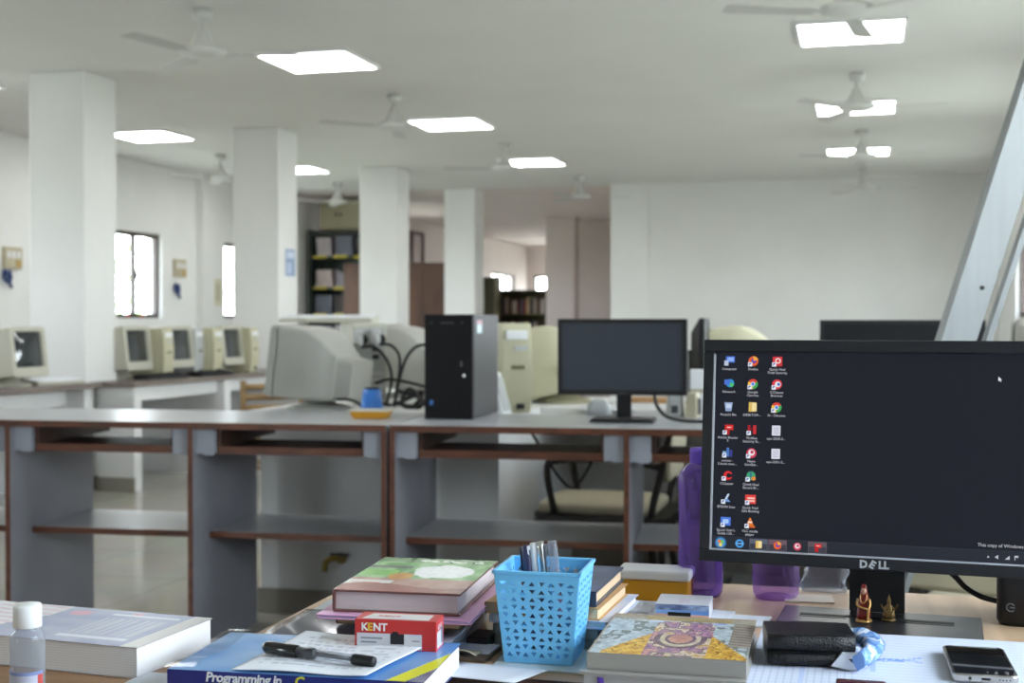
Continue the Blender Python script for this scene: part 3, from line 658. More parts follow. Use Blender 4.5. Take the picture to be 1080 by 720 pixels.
# far bookcases
def bookcase(label, x, y, w_, h, rows, withbooks=True):
    t = thing('bookcase', label, 'bookcase', (x, y, 0), 0, 'olive bookcases of the far hall'); m = mat('olive_paint', '5b5539', .6)
    MB().box(-w_/2, w_/2, .37, .4, 0, h).build('back', m, t)
    for sx in (-w_/2, w_/2-.04): MB().box(sx, sx+.04, 0, .37, 0, h).build('side', m, t)
    for k in range(rows+1):
        z = .08+(h-.11)*k/rows; MB().box(-w_/2+.04, w_/2-.04, 0.005, .37, z-.03, z+ .03*0).build('shelf', m, t)
    return t
bx = at(546, 305, Y=23.0)
bookcase('low olive bookcase with coloured books below the far bright windows', bx.x, 23.0, 1.08, 1.73, 4)
bookcase('tall olive bookcase end beside the low one, right of the fourth pillar', at(521, 300, Y=22.4).x-.28, 22.4, .6, 1.95, 5)
bc = ['7f3b2d', 'b9a27c', '3b3b44', '9a8d84', '54402f', 'c9c0b6', '6b2d2a', '5a6a78']
for row in range(2):
    x = -.46; k = 0; z = .08+(1.73-.11)*(3-row)/4
    while x < .42:
        w_ = random.uniform(.05, .09); h_ = random.uniform(.22, .30)
        o = MB(); o.box(0, w_-.004, 0, .2, 0, h_); o = o.build('book', mat('far_book_'+bc[k % 8], bc[k % 8], .7), loc=(bx.x+x, 23.05, z+.001), bevel=.004)
        tag(o, 'far upright book on the low olive bookcase in the %s row' % ('upper', 'lower')[row], 'book', 'books on the %s row of the low olive bookcase' % ('upper', 'lower')[row]); x += w_; k += 1
# wall things
def switchboard(label, y, z):
    t = thing('switchboard', label, 'switch panel', (XL+.001, y, z), 0, 'switch panels on the left wall')
    MB().box(0, .035, -.13, .13, -.1, .1).build('plate', m_cream, t, bevel=.004)
    for k in range(3): MB().box(.036, .045, -.1+k*.07, -.06+k*.07, -.0, .06).build('switch', m_white, t)
    MB().box(.036, .042, .03, .1, -.08, -.02).build('socket', mat('ochre_socket', 'b99b5e', .5), t)
    return t
q1 = at(11, 272, X=XL); q2 = at(188, 283, X=XL)
switchboard('cream switch panel at the left edge beyond the first pillar', q1.y, q1.z)
switchboard('cream switch panel on the left wall right of the window', q2.y, q2.z)
for (px, py, l) in ((8, 293, 'dark blue cord loop hanging under the switch panel at the left edge'), (187, 306, 'dark blue cord loop hanging under the switch panel by the window')):
    p = at(px, py, X=XL+.03)
    o = MB().tube(spline([(0, .03, .07), (0, .05, 0), (.01, 0, -.04), (0, -.05, .0), (0, -.03, .07), (0, .06, -.09)], 5), .014, 6).build('cord_loop', mat('navy_cord', '243a6b', .6), loc=p); tag(o, l, 'cord', 'blue cords')
q3 = at(225, 308, X=XL)
o = MB().box(0, .012, -.2, .2, -.16, .16, 0, 'cfcbb4').box(.012, .014, -.16, -.02, -.12, .12, 0, 'dcdcd2').box(.012, .014, .03, .17, -.1, .1, 0, 'bdb9a0').build('notice_board', m_mprint, loc=(XL+.091, q3.y, q3.z)); tag(o, 'pale cream notice on the left wall before the narrow bright window', 'notice')
o.location.x = XL+.001
q4 = at(306, 277, X=-5.01)
o = MB().box(0, .004, -.1, .1, -.12, .12, 0, '93a5c4').box(.004, .005, -.08, .08, .04, .1, 0, 'c9d4e4').box(.004, .005, -.08, .02, -.1, .0, 0, 'b4c2da').build('notice_sheet', m_mprint, loc=(-5.01, q4.y, q4.z)); tag(o, 'blue and white notice taped to the side of the second pillar', 'notice')
for k, (px, l) in enumerate(((133, 'left red pot on the sill of the left wall window'), (148, 'right red pot on the sill of the left wall window'))):
    p = at(px, 338, X=XL-.05)
    o = MB().lathe([(.05, 0), (.07, .09), (.075, .1), (.06, .1), (.05, .03), (.001, .03)], 14).build('pot', mat('red_pot', 'c03a33', .5), loc=(XL-.075+.035, p.y, 1.2)); tag(o, l, 'pot', 'red pots on the sill')
    for v in o.data.vertices: v.co *= .45
# leaning aluminium channel in front of the back wall
a0 = at(985, 382, Y=3.0); a1 = at(1085, 68, Y=3.0); dr = (a1-a0).normalized(); ang = math.atan2(dr.x, dr.z)
foot = a0-dr*(a0.z/dr.z); foot.z = 0; ln = (HC-.005)/dr.z
st = thing('metal_strut', 'slanted aluminium channel rising past the right end of the back wall', 'strut', (foot.x+.03, 3.0, 0))
MM = RY(ang) @ RZ(.35)
MB().box(-.03, .045, 0, .004, .02, ln-.04, M=MM).box(-.03, -.026, .004, .035, .02, ln-.04, M=MM).box(.041, .045, .004, .035, .02, ln-.04, M=MM).build('channel', m_alu, st)
b = MB()
for z in (.6, 1.3, 1.62, 1.95): b.lathe([(.005, 0), (.005, .003)], 10, M=MM @ T(.02, 0, z) @ RX(PI/2))
b.build('bolt', m_blackm, st)
MB().box(.055, .068, .01, .03, .2, 2.2, M=MM @ RY(.012)).build('brace', m_alu, st)
MB().box(-.07, .07, -.06, .06, 0, .012).build('foot_plate', m_alu, st)
# outside
fo = MB(); rnd = random.Random(3)
for q in range(900):
    c = Vector((XL-3.2+rnd.uniform(-.9, .9), rnd.uniform(9.5, 19), rnd.uniform(0, 1)**1.3*2.2)); n = Vector((rnd.gauss(0, 1), rnd.gauss(0, 1), rnd.gauss(0, 1))).normalized()
    u = n.orthogonal().normalized()*rnd.uniform(.06, .14); v_ = n.cross(u)
    fo.add([c-u, c-v_*.5, c+u, c+v_*.5], [(0, 1, 2, 3)])
tag(fo.build('garden_foliage', mat('leaf_green', '7f9a55', .6, noise=.3, nscale=2)), 'green garden foliage outside the left wall windows', 'foliage', kind='stuff')
struct(MB().box(-40, XL-.3, -20, 45, -.3, -.1).box(XR+.3, 40, -20, 45, -.3, -.1).box(XL-.3, XR+.3, YE+.3, 45, -.3, -.1).build('ground', mat('pale_ground', 'c9c2ae', .9)))
# ------------------------------------------------------------------ the front desk
dk = thing('desk', 'light wooden desk in the foreground carrying the big monitor and stationery', 'desk', (0, 0, 0))
DX0, DX1, DY0, DY1 = -.66, .95, 1.25, 1.775
MB().box(DX0, DX1, DY0+.003, DY1, TOP-.025, TOP).build('desk_top', m_desk, dk)
MB().box(DX0, DX1, DY0, DY0+.003, TOP-.025, TOP).build('edge_band', m_dbrown, dk)
for x in (DX0+.01, DX1-.03): MB().box(x, x+.02, DY0+.03, DY1-.02, 0, TOP-.025).build('side_panel', m_desk, dk)
MB().box(DX0+.03, DX1-.03, DY1-.05, DY1-.03, .35, TOP-.025).build('modesty_panel', m_desk, dk)
sd = thing('side_table', 'brown wooden side table at the left under the thick book and bottle', 'table', (0, 0, 0))
MB().box(-1.35, DX0-.004, .72, 1.292, TOP-.025, TOP).build('table_top', wood('side_table_wood', '8a6647', 'a47c58', .4, (1.2, 12, 1), 3), sd, bevel=.002)
for x in (-1.34, DX0-.05):
    for y in (.73, 1.24): MB().box(x, x+.04, y, y+.04, 0, TOP-.025).build('leg', m_desk, sd)

def lerp(a, b, t): return tuple(x+(y-x)*t for x, y in zip(a, b))
def hx(s): return tuple(int(s[i:i+2], 16)/255 for i in (0, 2, 4))
def mixh(a, b, t): return lerp(hx(a), hx(b), max(0, min(1, t)))
rn = random.Random(11)
def vnoise(x, y, seed=0):
    def h(i, j): return (math.sin(i*127.1+j*311.7+seed*74.7)*43758.5453) % 1
    i, j = math.floor(x), math.floor(y); a, b_ = x-i, y-j; a = a*a*(3-2*a); b_ = b_*b_*(3-2*b_)
    return (h(i, j)*(1-a)+h(i+1, j)*a)*(1-b_)+(h(i, j+1)*(1-a)+h(i+1, j+1)*a)*b_
m_pages = pages_mat('book_pages', 'd9d3c9', 'c9c2b8', 2500); m_wpages = pages_mat('white_pages', 'e4e2e2', 'd8d5d5', 2500); m_cpages = pages_mat('cream_pages', 'dcc3a2', 'cfb38f', 2500)
def book(label, x0, y0, z, w, d, t, rz=0, cover='888888', art=None, pages=None, spine='L', hard=True, ovh=.003, gu=40, gv=30, name='book', group=None, pm=None, bt=None):
    """lying book, near-left lower corner at (x0,y0,z); spine on L(eft), R(ight), N(ear) or F(ar)"""
    root = thing(name, label, 'book', (x0, y0, z), rz, group); tb = bt or (.0022 if hard else .0007); b = MB()
    b.box(0, w, 0, d, 0, tb, 0, cover); b.box(0, w, 0, d, t-tb, t-.0002, 0, cover)
    if spine == 'L': b.box(-.0006, tb, 0, d, tb, t-tb, 0, cover)
    if spine == 'R': b.box(w-tb, w+.0006, 0, d, tb, t-tb, 0, cover)
    if spine == 'N': b.box(0, w, -.0006, tb, tb, t-tb, 0, cover)
    if spine == 'F': b.box(0, w, d-tb, d+.0006, tb, t-tb, 0, cover)
    b.grid(lambda u, v: (u*w, v*d, t), gu if art else 1, gv if art else 1, art or (lambda u, v: hx(cover)), smooth=False)
    b.build('cover', pm or m_print, root)
    e = {'L': (tb, ovh, ovh, ovh), 'R': (ovh, tb, ovh, ovh), 'N': (ovh, ovh, tb, ovh), 'F': (ovh, ovh, ovh, tb)}[spine]
    MB().box(e[0], w-e[1], e[2], d-e[3], tb+.0001, t-tb-.0003).build('pages', pages or m_pages, root)
    return root

# thick wrapped textbook on the side table
def art_left(u, v):
    if u < .42-.0*v and u < .60-.35*(1-v)-.0 and u < .28+.2*v:
        s = (v*9+u*2) % 1
        return hx('d9c3cd') if s < .45 and .12 < u and v > .25 else hx('dcdbe0')
    if u > .93: return hx('d6d2d0')
    if .62 < u < .90 and (.83 < v < .88 or .14 < v < .2): return hx('d5d9e6')
    if .62 < u < .9 and .25 < v < .75 and (u*60) % 2 < 1: return hx('b5b9c8')
    if (u-.5)**2*9+(v-.82)**2*3 < .02 or (u-.36)**2*9+(v-.55)**2*3 < .008 or (u-.72)**2*9+(v-.9)**2 < .004: return hx('cf9aae')
    return mixh('8f97b8', 'a5abc4', vnoise(u*9, v*7))
lb = book('thick white-paged textbook with violet cover, lying on the side table at lower left', -.986, 1.172, TOP+.0005, .30, .137, .0305, math.radians(-4), 'b9b2b4', art_left, m_wpages, 'L', False, .002, 72, 44, pm=m_gprint)
MB().text('C', .03, T(.02, .05, .0312), .0002).build('lettering', mat('violet_ink', '8a7fa5', .5), lb)
# sanitiser bottle
p = at(29, 700, Y=1.07); sb = thing('bottle', 'small clear bottle with white cap in the lower left corner', 'bottle', (at(29, 665, Y=1.06).x, 1.06, TOP))
clear = bpy.data.materials.new('clear_plastic'); clear.use_nodes = True
def tinted(name, tint, dcol, fac, rough=.15):
    m = bpy.data.materials.new(name); m.use_nodes = True; nt = m.node_tree; N = nt.nodes; L = nt.links; b = N['Principled BSDF']
    b.inputs['Base Color'].default_value = lin(dcol); b.inputs['Roughness'].default_value = rough; b.inputs['Coat Weight'].default_value = .5
    tr = N.new('ShaderNodeBsdfTransparent'); tr.inputs['Color'].default_value = lin(tint); mx = N.new('ShaderNodeMixShader')
    lw_ = N.new('ShaderNodeLayerWeight'); lw_.inputs['Blend'].default_value = .35
    mr = N.new('ShaderNodeMapRange'); mr.inputs['To Min'].default_value = fac; mr.inputs['To Max'].default_value = min(1, fac+.35)
    L.new(lw_.outputs['Facing'], mr.inputs['Value']); L.new(mr.outputs['Result'], mx.inputs['Fac'])
    L.new(tr.outputs[0], mx.inputs[1]); L.new(b.outputs[0], mx.inputs[2]); L.new(mx.outputs[0], N['Material Output'].inputs['Surface'])
    return m
m_clear = tinted('clear_bottle_plastic', 'e6e8ec', 'b8bcc4', .25)
MB().lathe([(.001, .001), (.0145, .001), (.0155, .004), (.0155, .058), (.0135, .064), (.0105, .067), (.0105, .07)], 24, caps=(False, False)).build('body', m_clear, sb)
MB().lathe([(.0125, .069), (.0128, .0695), (.0128, .088), (.012, .0895), (.001, .0897)], 28).build('cap', m_white, sb)
lbm = MB()
lbm.grid(lambda u, v: (.0158*math.cos(PI+u*PI), .0158*math.sin(PI+u*PI), .004+v*.026), 24, 8, lambda u, v: hx('7f8fc0') if v > .85 or v < .1 else (hx('a9795f') if .3 < u < .75 and .15 < v < .5 else (hx('c0504a') if u > .88 else hx('b9bdd0'))))
lbm.build('label_strip', m_print, sb)

# programming book
def art_prog(u, v):
    e = u-.84-.155*(v+.07)/.77
    if e > 0 and u > .7:
        if e < .075: return hx('dfe23a')
        return mixh('46506a', '8a93a6', vnoise(u*12, v*10, 3))
    return mixh('3f7cc4', 'b9d6f0', .15+.75*vnoise(u*4, v*5, 2)*(.4+.6*v))
pb_ = book('blue book with white title on its spine, lying at the desk edge under white sheets', -.628, 1.105, TOP+.0018, .246, .148, .0245, math.radians(4), '27307c', art_prog, m_wpages, 'N', False, .002, 150, 110, pm=m_gprint)
tx = MB(); tx.text('Programming in', .0125, T(.038, -.0008, .0152) @ RX(PI/2), .0003, shear=.15, bold=.026, space=.93); tx.build('title_lettering', mat('title_white', 'e9ebf2', .4), pb_)
tx = MB(); tx.text('C', .0125, T(.1245, -.0008, .0152) @ RX(PI/2), .0003, shear=.15, bold=.03); tx.build('title_letter', mat('title_yellow', 'd9dc3a', .4), pb_)
# clear wrap curling off the cover
PBM = T(-.628, 1.105, TOP+.0005) @ RZ(math.radians(4))
m_film = pane_mat('clear_wrap', 'f0f4f8', .14, .12)
MB().grid(lambda u, v: (-.004+u*.03, v*.15, .0262+.002*math.sin(9*v)+.0015*u), 3, 14).build('clear_wrap', m_film, pb_)
o = MB().box(0, .05, 0, .10, 0, .0012).build('paper_sheet', m_paper, loc=(-.690, 1.075, TOP+.0003), rz=.0); tag(o, 'white paper corner sticking out left below the blue book spine', 'paper')
# sheets of paper on it
def written(u, v):
    k = int(v*26)
    if .1 < u < .92 and k % 2 == 0 and vnoise(u*60, k*3.1, 5) > .45 and .15 < v < .9: return hx('cdd0dc')
    return hx('e8eaf1')
SQ = [(.062, .004), (.192, .002), (.221, .132), (.083, .146)]
def sheet_pt(u, v):
    a = lerp(SQ[0], SQ[1], u); b_ = lerp(SQ[3], SQ[2], u); q = lerp(a, b_, v)
    return (q[0], q[1], .0275+.012*max(0, v-.6)**1.6+.004*max(0, u-.6)**2+.0015*math.sin(4*u+2*v)**2)
o = MB().grid(sheet_pt, 40, 52, written).build('written_sheet', m_mprint, loc=(-.628, 1.105, TOP+.0005), rz=math.radians(4), solid=.0006)
tag(o, 'white handwritten sheet on the blue book, under the black pen', 'paper')
# black ball pen on the sheet
def gel_pen(label, M, L_=.142, body=None, capc=None, group=None, r=.0046):
    t = thing('pen', label, 'pen', M.translation, 0, group); R = M.to_3x3().to_4x4()
    body = body or m_clear; capc = capc or m_black
    MB().lathe([(.0012, 0), (.002, .006), (r*.9, .014), (r, .02), (r, L_-.045)], 14, M=R).build('barrel', body, t)
    MB().lathe([(.0019, .008), (.0019, L_-.05)], 8, M=R).build('refill', capc, t)
    MB().lathe([(r*1.15, L_-.048), (r*1.2, L_-.044), (r*1.2, L_-.006), (r*1.05, L_), (.0005, L_+.0005)], 14, M=R).build('cap', capc, t)
    MB().box(-.0016, .0016, -r*1.2-.003, -r*1.2-.0015, L_-.042, L_-.002, M=R).box(-.0016, .0016, -r*1.2-.002, -r*.9, L_-.006, L_-.002, M=R).build('clip', capc, t)
    MB().lathe([(r*1.02, .012), (r*1.08, .014), (r*1.08, .04), (r*1.02, .042)], 14, M=R).build('grip', capc, t)
    return t
a_ = at(396, 698, Z=TOP+.034); b__ = at(279, 682, Z=TOP+.0365); d_ = (b__-a_); L_ = d_.length
q = d_.to_track_quat('Z', 'Y').to_matrix().to_4x4()
pen = thing('pen', 'black ball pen lying on the handwritten sheet', 'pen', a_)
R = q
MB().lathe([(.0015, 0), (.0045, .001), (.0052, .004), (.0052, .022), (.0046, .024)], 14, M=R).build('end_plug', m_black, pen)
MB().lathe([(.0046, .0235), (.0046, L_*.56)], 14, M=R).build('barrel', m_clear, pen)
MB().lathe([(.0022, .02), (.0022, L_*.6)], 10, M=R).build('refill', m_blackm, pen)
MB().lathe([(.0052, L_*.54), (.0055, L_*.55), (.0055, L_*.60), (.005, L_*.605), (.005, L_*.70)], 14, M=R).build('collar', mat('grey_grip', '3c3d45', .3, coat=.6), pen)
MB().lathe([(.0056, L_*.69), (.006, L_*.70), (.0062, L_*.97), (.0045, L_), (.0005, L_+.0004)], 14, M=R).build('cap', m_gblack, pen)
for k in range(3): MB().box(-.003, .003, -.0059, -.0053, L_*.62+k*.004, L_*.62+.0025+k*.004, M=R).build('print_mark', m_white, pen)

# --- left pile: papers, lower book, pink folder, big encyclopaedia, red box
o = MB()
for k in range(5): o.box(0+.002*k*(k % 2), .195, 0, .20, k*.0032, k*.0032+.0026)
o = o.build('paper_stack', m_paper, loc=(-.612, 1.275, TOP+.0005), rz=.05); tag(o, 'stack of white papers under the pink folder, behind the blue book', 'paper stack')
o = MB().grid(lambda u, v: (u*.19, v*.14, .0004+.004*math.sin(7*u+4*v)**2*(1-v)), 18, 12).build('clear_folder', pane_mat('folder_film', 'dfe0e6', .22, .1), loc=(-.616, 1.272, TOP+.0175), rz=.05, solid=.0006); tag(o, 'clear plastic folder crinkled on the papers, left below the pink folder', 'folder')
book('small cream-paged book under the pink folder, right behind the red box', -.555, 1.335, TOP+.0222, .140, .155, .0125, .03, 'a58a6c', None, m_cpages, 'L', False)
o = MB(); o.box(0, .168, 0, .185, 0, .0012, 0, 'e6aed6').box(.002, .166, .002, .183, .0012, .0035, 0, 'c7bfe0').box(0, .168, 0, .185, .0035, .005, 0, 'e6aed6')
o = o.build('folder', m_print, loc=(-.562, 1.297, TOP+.0352), rz=math.radians(4), bevel=.0006); tag(o, 'pink folder with pale inserts under the big green book', 'folder')
def art_green(u, v):
    n = vnoise(u*14, v*9, 4); n2 = vnoise(u*34, v*26, 8)
    if v > .86: return hx('dfe6d6') if (v < .95 and .3 < u < .97 and n2 > .62 and .885 < v) else mixh('4f7d4c', '86a878', n)
    if v < .17+.05*math.sin(u*6): return mixh('8a4f49', 'ab6a60', n*.7+.2)
    if v < .30 and u < .36: return mixh('e6e0d8', 'c2574a', max(0, min(1, (u-.02)*6 if v < .24 and u < .28 else 0)))
    d = (u-.66)**2*2.0+(v-.60)**2*3.2
    if d < .10+.05*n: return mixh('c9d2c4', 'f6f6f4', min(1, .45+n2))
    if (u-.37)**2*9+(v-.43)**2*9 < .09: return mixh('b5702f', 'e0b050', n)
    if v < .36: return mixh('a87468', 'c9a08e', n)
    if .44 < v < .60 and u < .3: return mixh('8fc25f', '6fae4d', n)
    if .66 < v < .74 and u < .36: return hx('55605a')
    return mixh('4f8a46', 'a9cf95', n)
gb = book('thick hardback with green and white pictorial cover on the pink folder', -.549, 1.312, TOP+.0407, .139, .195, .0235, math.radians(4), '7a4f4d', art_green, mat('mauve_pages', 'd0c4c4', .75, noise=.06, nscale=20, stretch=(1, 1, 60)), 'L', True, .004, 60, 60, pm=m_gprint)
# red box
kx = thing('small_box', 'red and white printed carton standing on the back edge of the blue book', 'box', (-.488, 1.222, TOP+.0262), math.radians(5))
BW, BD, BH = .082, .033, .0295; b = MB()
b.box(0, BW, 0, BD, 0, BH, 0, 'c3312f')
def quad(b, x0, x1, z0, z1, c, y=-.0003): b.add([(x0, y, z0), (x1, y, z0), (x1, y, z1), (x0, y, z1)], [(0, 1, 2, 3)], 0, hx(c))
quad(b, .002, .068, .001, BH*.55, 'c9c8cc'); quad(b, .036, .05, .006, BH*.55, '222226', -.0005); quad(b, .038, .044, BH*.52, BH*.62, '1c1c20', -.0005); quad(b, .058, .066, .009, .0105, '9d8f96', -.0005)
for k in range(2): quad(b, .006, .028-.006*k, .0105-.004*k, .0122-.004*k, '7f8490', -.0005)
b.add([(.006, .003, BH+.0003), (BW-.008, .003, BH+.0003), (BW-.008, BD-.006, BH+.0003), (.012, BD-.006, BH+.0003)], [(0, 1, 2, 3)], 0, hx('dad6d6'))
b.add([(BW+.0003, .004, .002), (BW+.0003, BD-.004, .002), (BW+.0003, BD-.004, BH*.62), (BW+.0003, .004, BH*.62)], [(0, 1, 2, 3)], 0, hx('d2d0d6'))
b.add([(BW+.0005, .02, .004), (BW+.0005, BD-.005, .004), (BW+.0005, BD-.005, BH*.7), (BW+.0005, .02, BH*.7)], [(0, 1, 2, 3)], 0, hx('6a7586'))
b.build('carton', m_print, kx)
MB().text('K', .0105, T(.0065, -.0005, .0188) @ RX(PI/2), .0003, bold=.03).text('NT', .0105, T(.0185, -.0005, .0188) @ RX(PI/2), .0003, bold=.03).build('brand_lettering', mat('box_white', 'f0efef', .4), kx)
MB().text('E', .0105, T(.0128, -.0006, .0188) @ RX(PI/2), .0003, bold=.035).build('brand_letter', mat('box_yellow', 'e5b93c', .4), kx)
MB().text('KENT', .007, T(BW+.0006, .006, BH*.68) @ RZ(PI/2) @ RX(PI/2), .0002).build('side_lettering', MATS['box_white'], kx)
MB().text('KENT', .009, T(.02, .012, BH+.0005), .0002).build('top_lettering', mat('box_red', 'c3504c', .4), kx)

# --- blue perforated basket with pens
bk = thing('pen_basket', 'sky blue perforated plastic basket holding pens on the desk', 'basket', (-.3225, 1.336, TOP+.0025), math.radians(2))
m_bask = mat('sky_blue_plastic', '74c1f0', .35, noise=.02)
b0, b1, BHt = .0345, .0435, .0935
walls = MB()
for k in range(4):
    Rk = RZ(k*PI/2)
    def W(u, z):
        h = b0+(b1-b0)*z/BHt; hs = b0+(b1-b0)*z/BHt
        return (u*hs, -h, z)
    nc, nr = 8, 10; zb, zt = .005, BHt-.0075
    ue = .94
    V = []; F = []
    def q4(pts):
        o = len(V); V.extend(pts); F.append(tuple(range(o, o+len(pts))))
    q4([W(-1, 0), W(1, 0), W(1, zb), W(-1, zb)]); q4([W(-1, zt), W(1, zt), W(1, BHt), W(-1, BHt)])
    for r in range(nr):
        z0 = zb+(zt-zb)*r/nr; z1 = zb+(zt-zb)*(r+1)/nr
        q4([W(-1, z0), W(-ue, z0), W(-ue, z1), W(-1, z1)]); q4([W(ue, z0), W(1, z0), W(1, z1), W(ue, z1)])
        for c in range(nc):
            u0 = -ue+2*ue*c/nc; u1 = -ue+2*ue*(c+1)/nc; um = (u0+u1)/2; du = (u1-u0)*.37; za = z0+(z1-z0)*.22; zc = z0+(z1-z0)*.80
            A_, B_, C_, D_ = W(u0, z0), W(u1, z0), W(u1, z1), W(u0, z1)
            if (c+r) % 2 == 0:
                p_, q_, r_2 = W(um-du, za), W(um+du, za), W(um, zc); q4([A_, B_, q_, p_]); q4([B_, C_, r_2, q_]); q4([C_, D_, r_2]); q4([D_, A_, p_, r_2])
            else:
                p_, q_, r_2 = W(um-du, zc), W(um+du, zc), W(um, za); q4([D_, p_, q_, C_]); q4([A_, r_2, p_, D_]); q4([A_, B_, r_2]); q4([B_, C_, q_, r_2])
    walls.add(V, F, M=Rk)
walls.build('perforated_wall', m_bask, bk, solid=.0016)
rim = MB()
for k in range(4): rim.box(-b1-.0022, b1+.0022, -b1-.0022, -b1+.0016, BHt-.002, BHt+.0015, M=RZ(k*PI/2))
rim.build('rim', m_bask, bk, bevel=.0007)
MB().box(-b0+.001, b0-.001, -b0+.001, b0-.001, 0, .0016).build('bottom', m_bask, bk)
o = MB().box(-.052, .052, -.056, .05, 0, .0016).build('card_sheet', m_mprint if False else mat('pale_blue_card', 'c3d0d6', .6), loc=(-.315, 1.335, TOP+.0004), rz=.05); tag(o, 'pale blue-grey card under the pen basket', 'card')
m_purp = mat('mauve_plastic', '8f6f8c', .3); m_navy = mat('navy_plastic', '2e3155', .35); m_slate = mat('slate_plastic', '4d5468', .35)
def vpen(label, px, py, bx, by, body, capc):
    top = at(px, py, Y=1.345); base = Vector((bx, by, TOP+.0055)); d = top-base
    M = T(*base) @ d.to_track_quat('Z', 'Y').to_matrix().to_4x4()
    return gel_pen(label, M, d.length, body, capc, 'pens in the blue basket', .0042)
vpen('slate pen with violet end leaning leftmost in the blue basket', 555, 575, -.335, 1.34, m_slate, m_navy)
vpen('clear pen with white cap, second from left in the blue basket', 563, 572.5, -.328, 1.35, m_clear, m_white)
vpen('navy and silver pen, third from left in the blue basket', 569, 571, -.318, 1.345, m_navy, m_chrome)
vpen('mauve pen with clear cap, rightmost in the blue basket', 582, 570.5, -.306, 1.35, m_purp, m_clear)
# --- stack of books behind the basket
def gart(a, c, s): return lambda u, v: mixh(a, c, vnoise(u*6, v*6, s))
SX = -.395
book('lower grey notebook at the bottom of the book stack behind the pen basket', SX+.008, 1.374, TOP+.0005, .118, .15, .0112, -.04, '8b8a88', None, mat('grey_pages', 'a9a7a2', .8), 'L', False)
book('upper grey notebook, second from bottom in the stack behind the pen basket', SX+.005, 1.378, TOP+.012, .118, .148, .0112, -.03, '93928f', None, mat('grey_pages', 'a9a7a2', .8), 'L', False)
book('pale blue and white magazine in the middle of the stack behind the pen basket', SX, 1.38, TOP+.0235, .132, .15, .0085, -.05, 'bcc3da', gart('a9bbdc', 'd9d6e2', 3), m_wpages, 'L', False)
book('tan paged book, second from top in the stack behind the pen basket', SX-.006, 1.383, TOP+.0323, .128, .142, .0125, -.04, 'c69a63', None, m_cpages, 'L', False)
dkb = book('dark blue hardback topping the stack behind the pen basket', SX+.01, 1.386, TOP+.0451, .107, .148, .0165, -.02, '3c4256', gart('3a4158', '5b6580', 5), m_cpages, 'N', True, .003)
MB().grid(lambda u, v: (.093+v*.006, -.0015, .0165+.009*math.sin(PI*u)-.0), 8, 2).build('purple_tab', mat('purple_ribbon', '5a39a8', .4), dkb, solid=.0012)
o = MB().box(-.012, .012, -.02, .02, 0, .012).build('binder_clip', m_black, loc=(at(505, 663, Y=1.36).x, 1.372, TOP+.0005), bevel=.002); tag(o, 'black clip beside the tan book, left of the pen basket', 'clip')
# card holder with notes
ch_ = thing('card_holder', 'silver edged card wallet with notes left of the pen basket', 'card holder', (-.405, 1.322, TOP+.0005), -.02)
MB().box(-.03, .03, -.024, .035, 0, .004).build('case', mat('pewter', '6f655c', .35, metal=.5), ch_, bevel=.001)
MB().box(-.028, .028, -.006, .033, .0041, .0052).build('card', m_paper, ch_); MB().grid(lambda u, v: (-.012+u*.03, -.02+v*.022, .0052+.005*math.sin(PI*u)*(1-v)), 8, 6).build('banknote', mat('note_paper', 'b9b19a', .7), ch_, solid=.0006)
o = MB().grid(lambda u, v: (u*.10+.015*v, v*.055, .0012+.001*u), 6, 6).build('white_sheet', m_paper, loc=(-.425, 1.235, TOP+.0012), rz=-.12, solid=.0006); tag(o, 'blank white sheet at the near desk edge, left of the pen basket card', 'paper')
# white rounded stack by the blue book end
# --- yellow box with white lid
yb = at(688, 634, Z=TOP); yx = thing('lidded_box', 'yellow plastic box with white lid beside the purple bottle', 'box', (yb.x+.002, yb.y+.02, TOP), math.radians(0))
MB().box(-.046, .043, -.02, .03, 0, .026).build('body', mat('box_mustard', 'c48d1c', .4), yx, bevel=.002); MB().box(-.048, .045, -.022, .032, .0262, .038).build('lid', m_white, yx, bevel=.003)
# small printed box
sx_ = thing('small_box', 'flat white printed box with black strip, behind the pictorial book', 'box', (-.238, 1.536, TOP+.0035), math.radians(2))
b = MB(); b.box(0, .062, 0, .057, 0, .0165, 0, 'd9d9de')
def sbf(u, v):
    if v > .55: return mixh('44557f', '9fb4d8', vnoise(u*9, v*6, 2))
    if v > .3: return mixh('7fa9dd', '5b86c9', u)
    return hx('d8a58c')
b.grid(lambda u, v: (u*.062, -.0004, v*.0165), 24, 10, sbf); quad(b, .0145, .041, .002, .0075, '131316', -.0008); b.build('carton', m_print, sx_)
MB().grid(lambda u, v: (.026+.012*u, .006+.03*v, .0167), 6, 6, lambda u, v: mixh('c9b9c9', 'dfdde4', vnoise(u*5, v*5, 6))).build('emblem', m_print, sx_)
o = MB().box(-.055, .05, -.04, .035, 0, .003).build('paper_sheet', m_paper, loc=(-.205, 1.565, TOP+.0003), rz=-.12); tag(o, 'white papers beneath the flat printed box', 'paper')
pn = at(675, 644, Z=TOP); o = MB().box(-.018, .018, -.03, .03, 0, .006).build('note_pad', m_paper, loc=(pn.x, pn.y, TOP+.0005), rz=-.05, bevel=.001); tag(o, 'small white note pad left of the flat printed box', 'note pad')
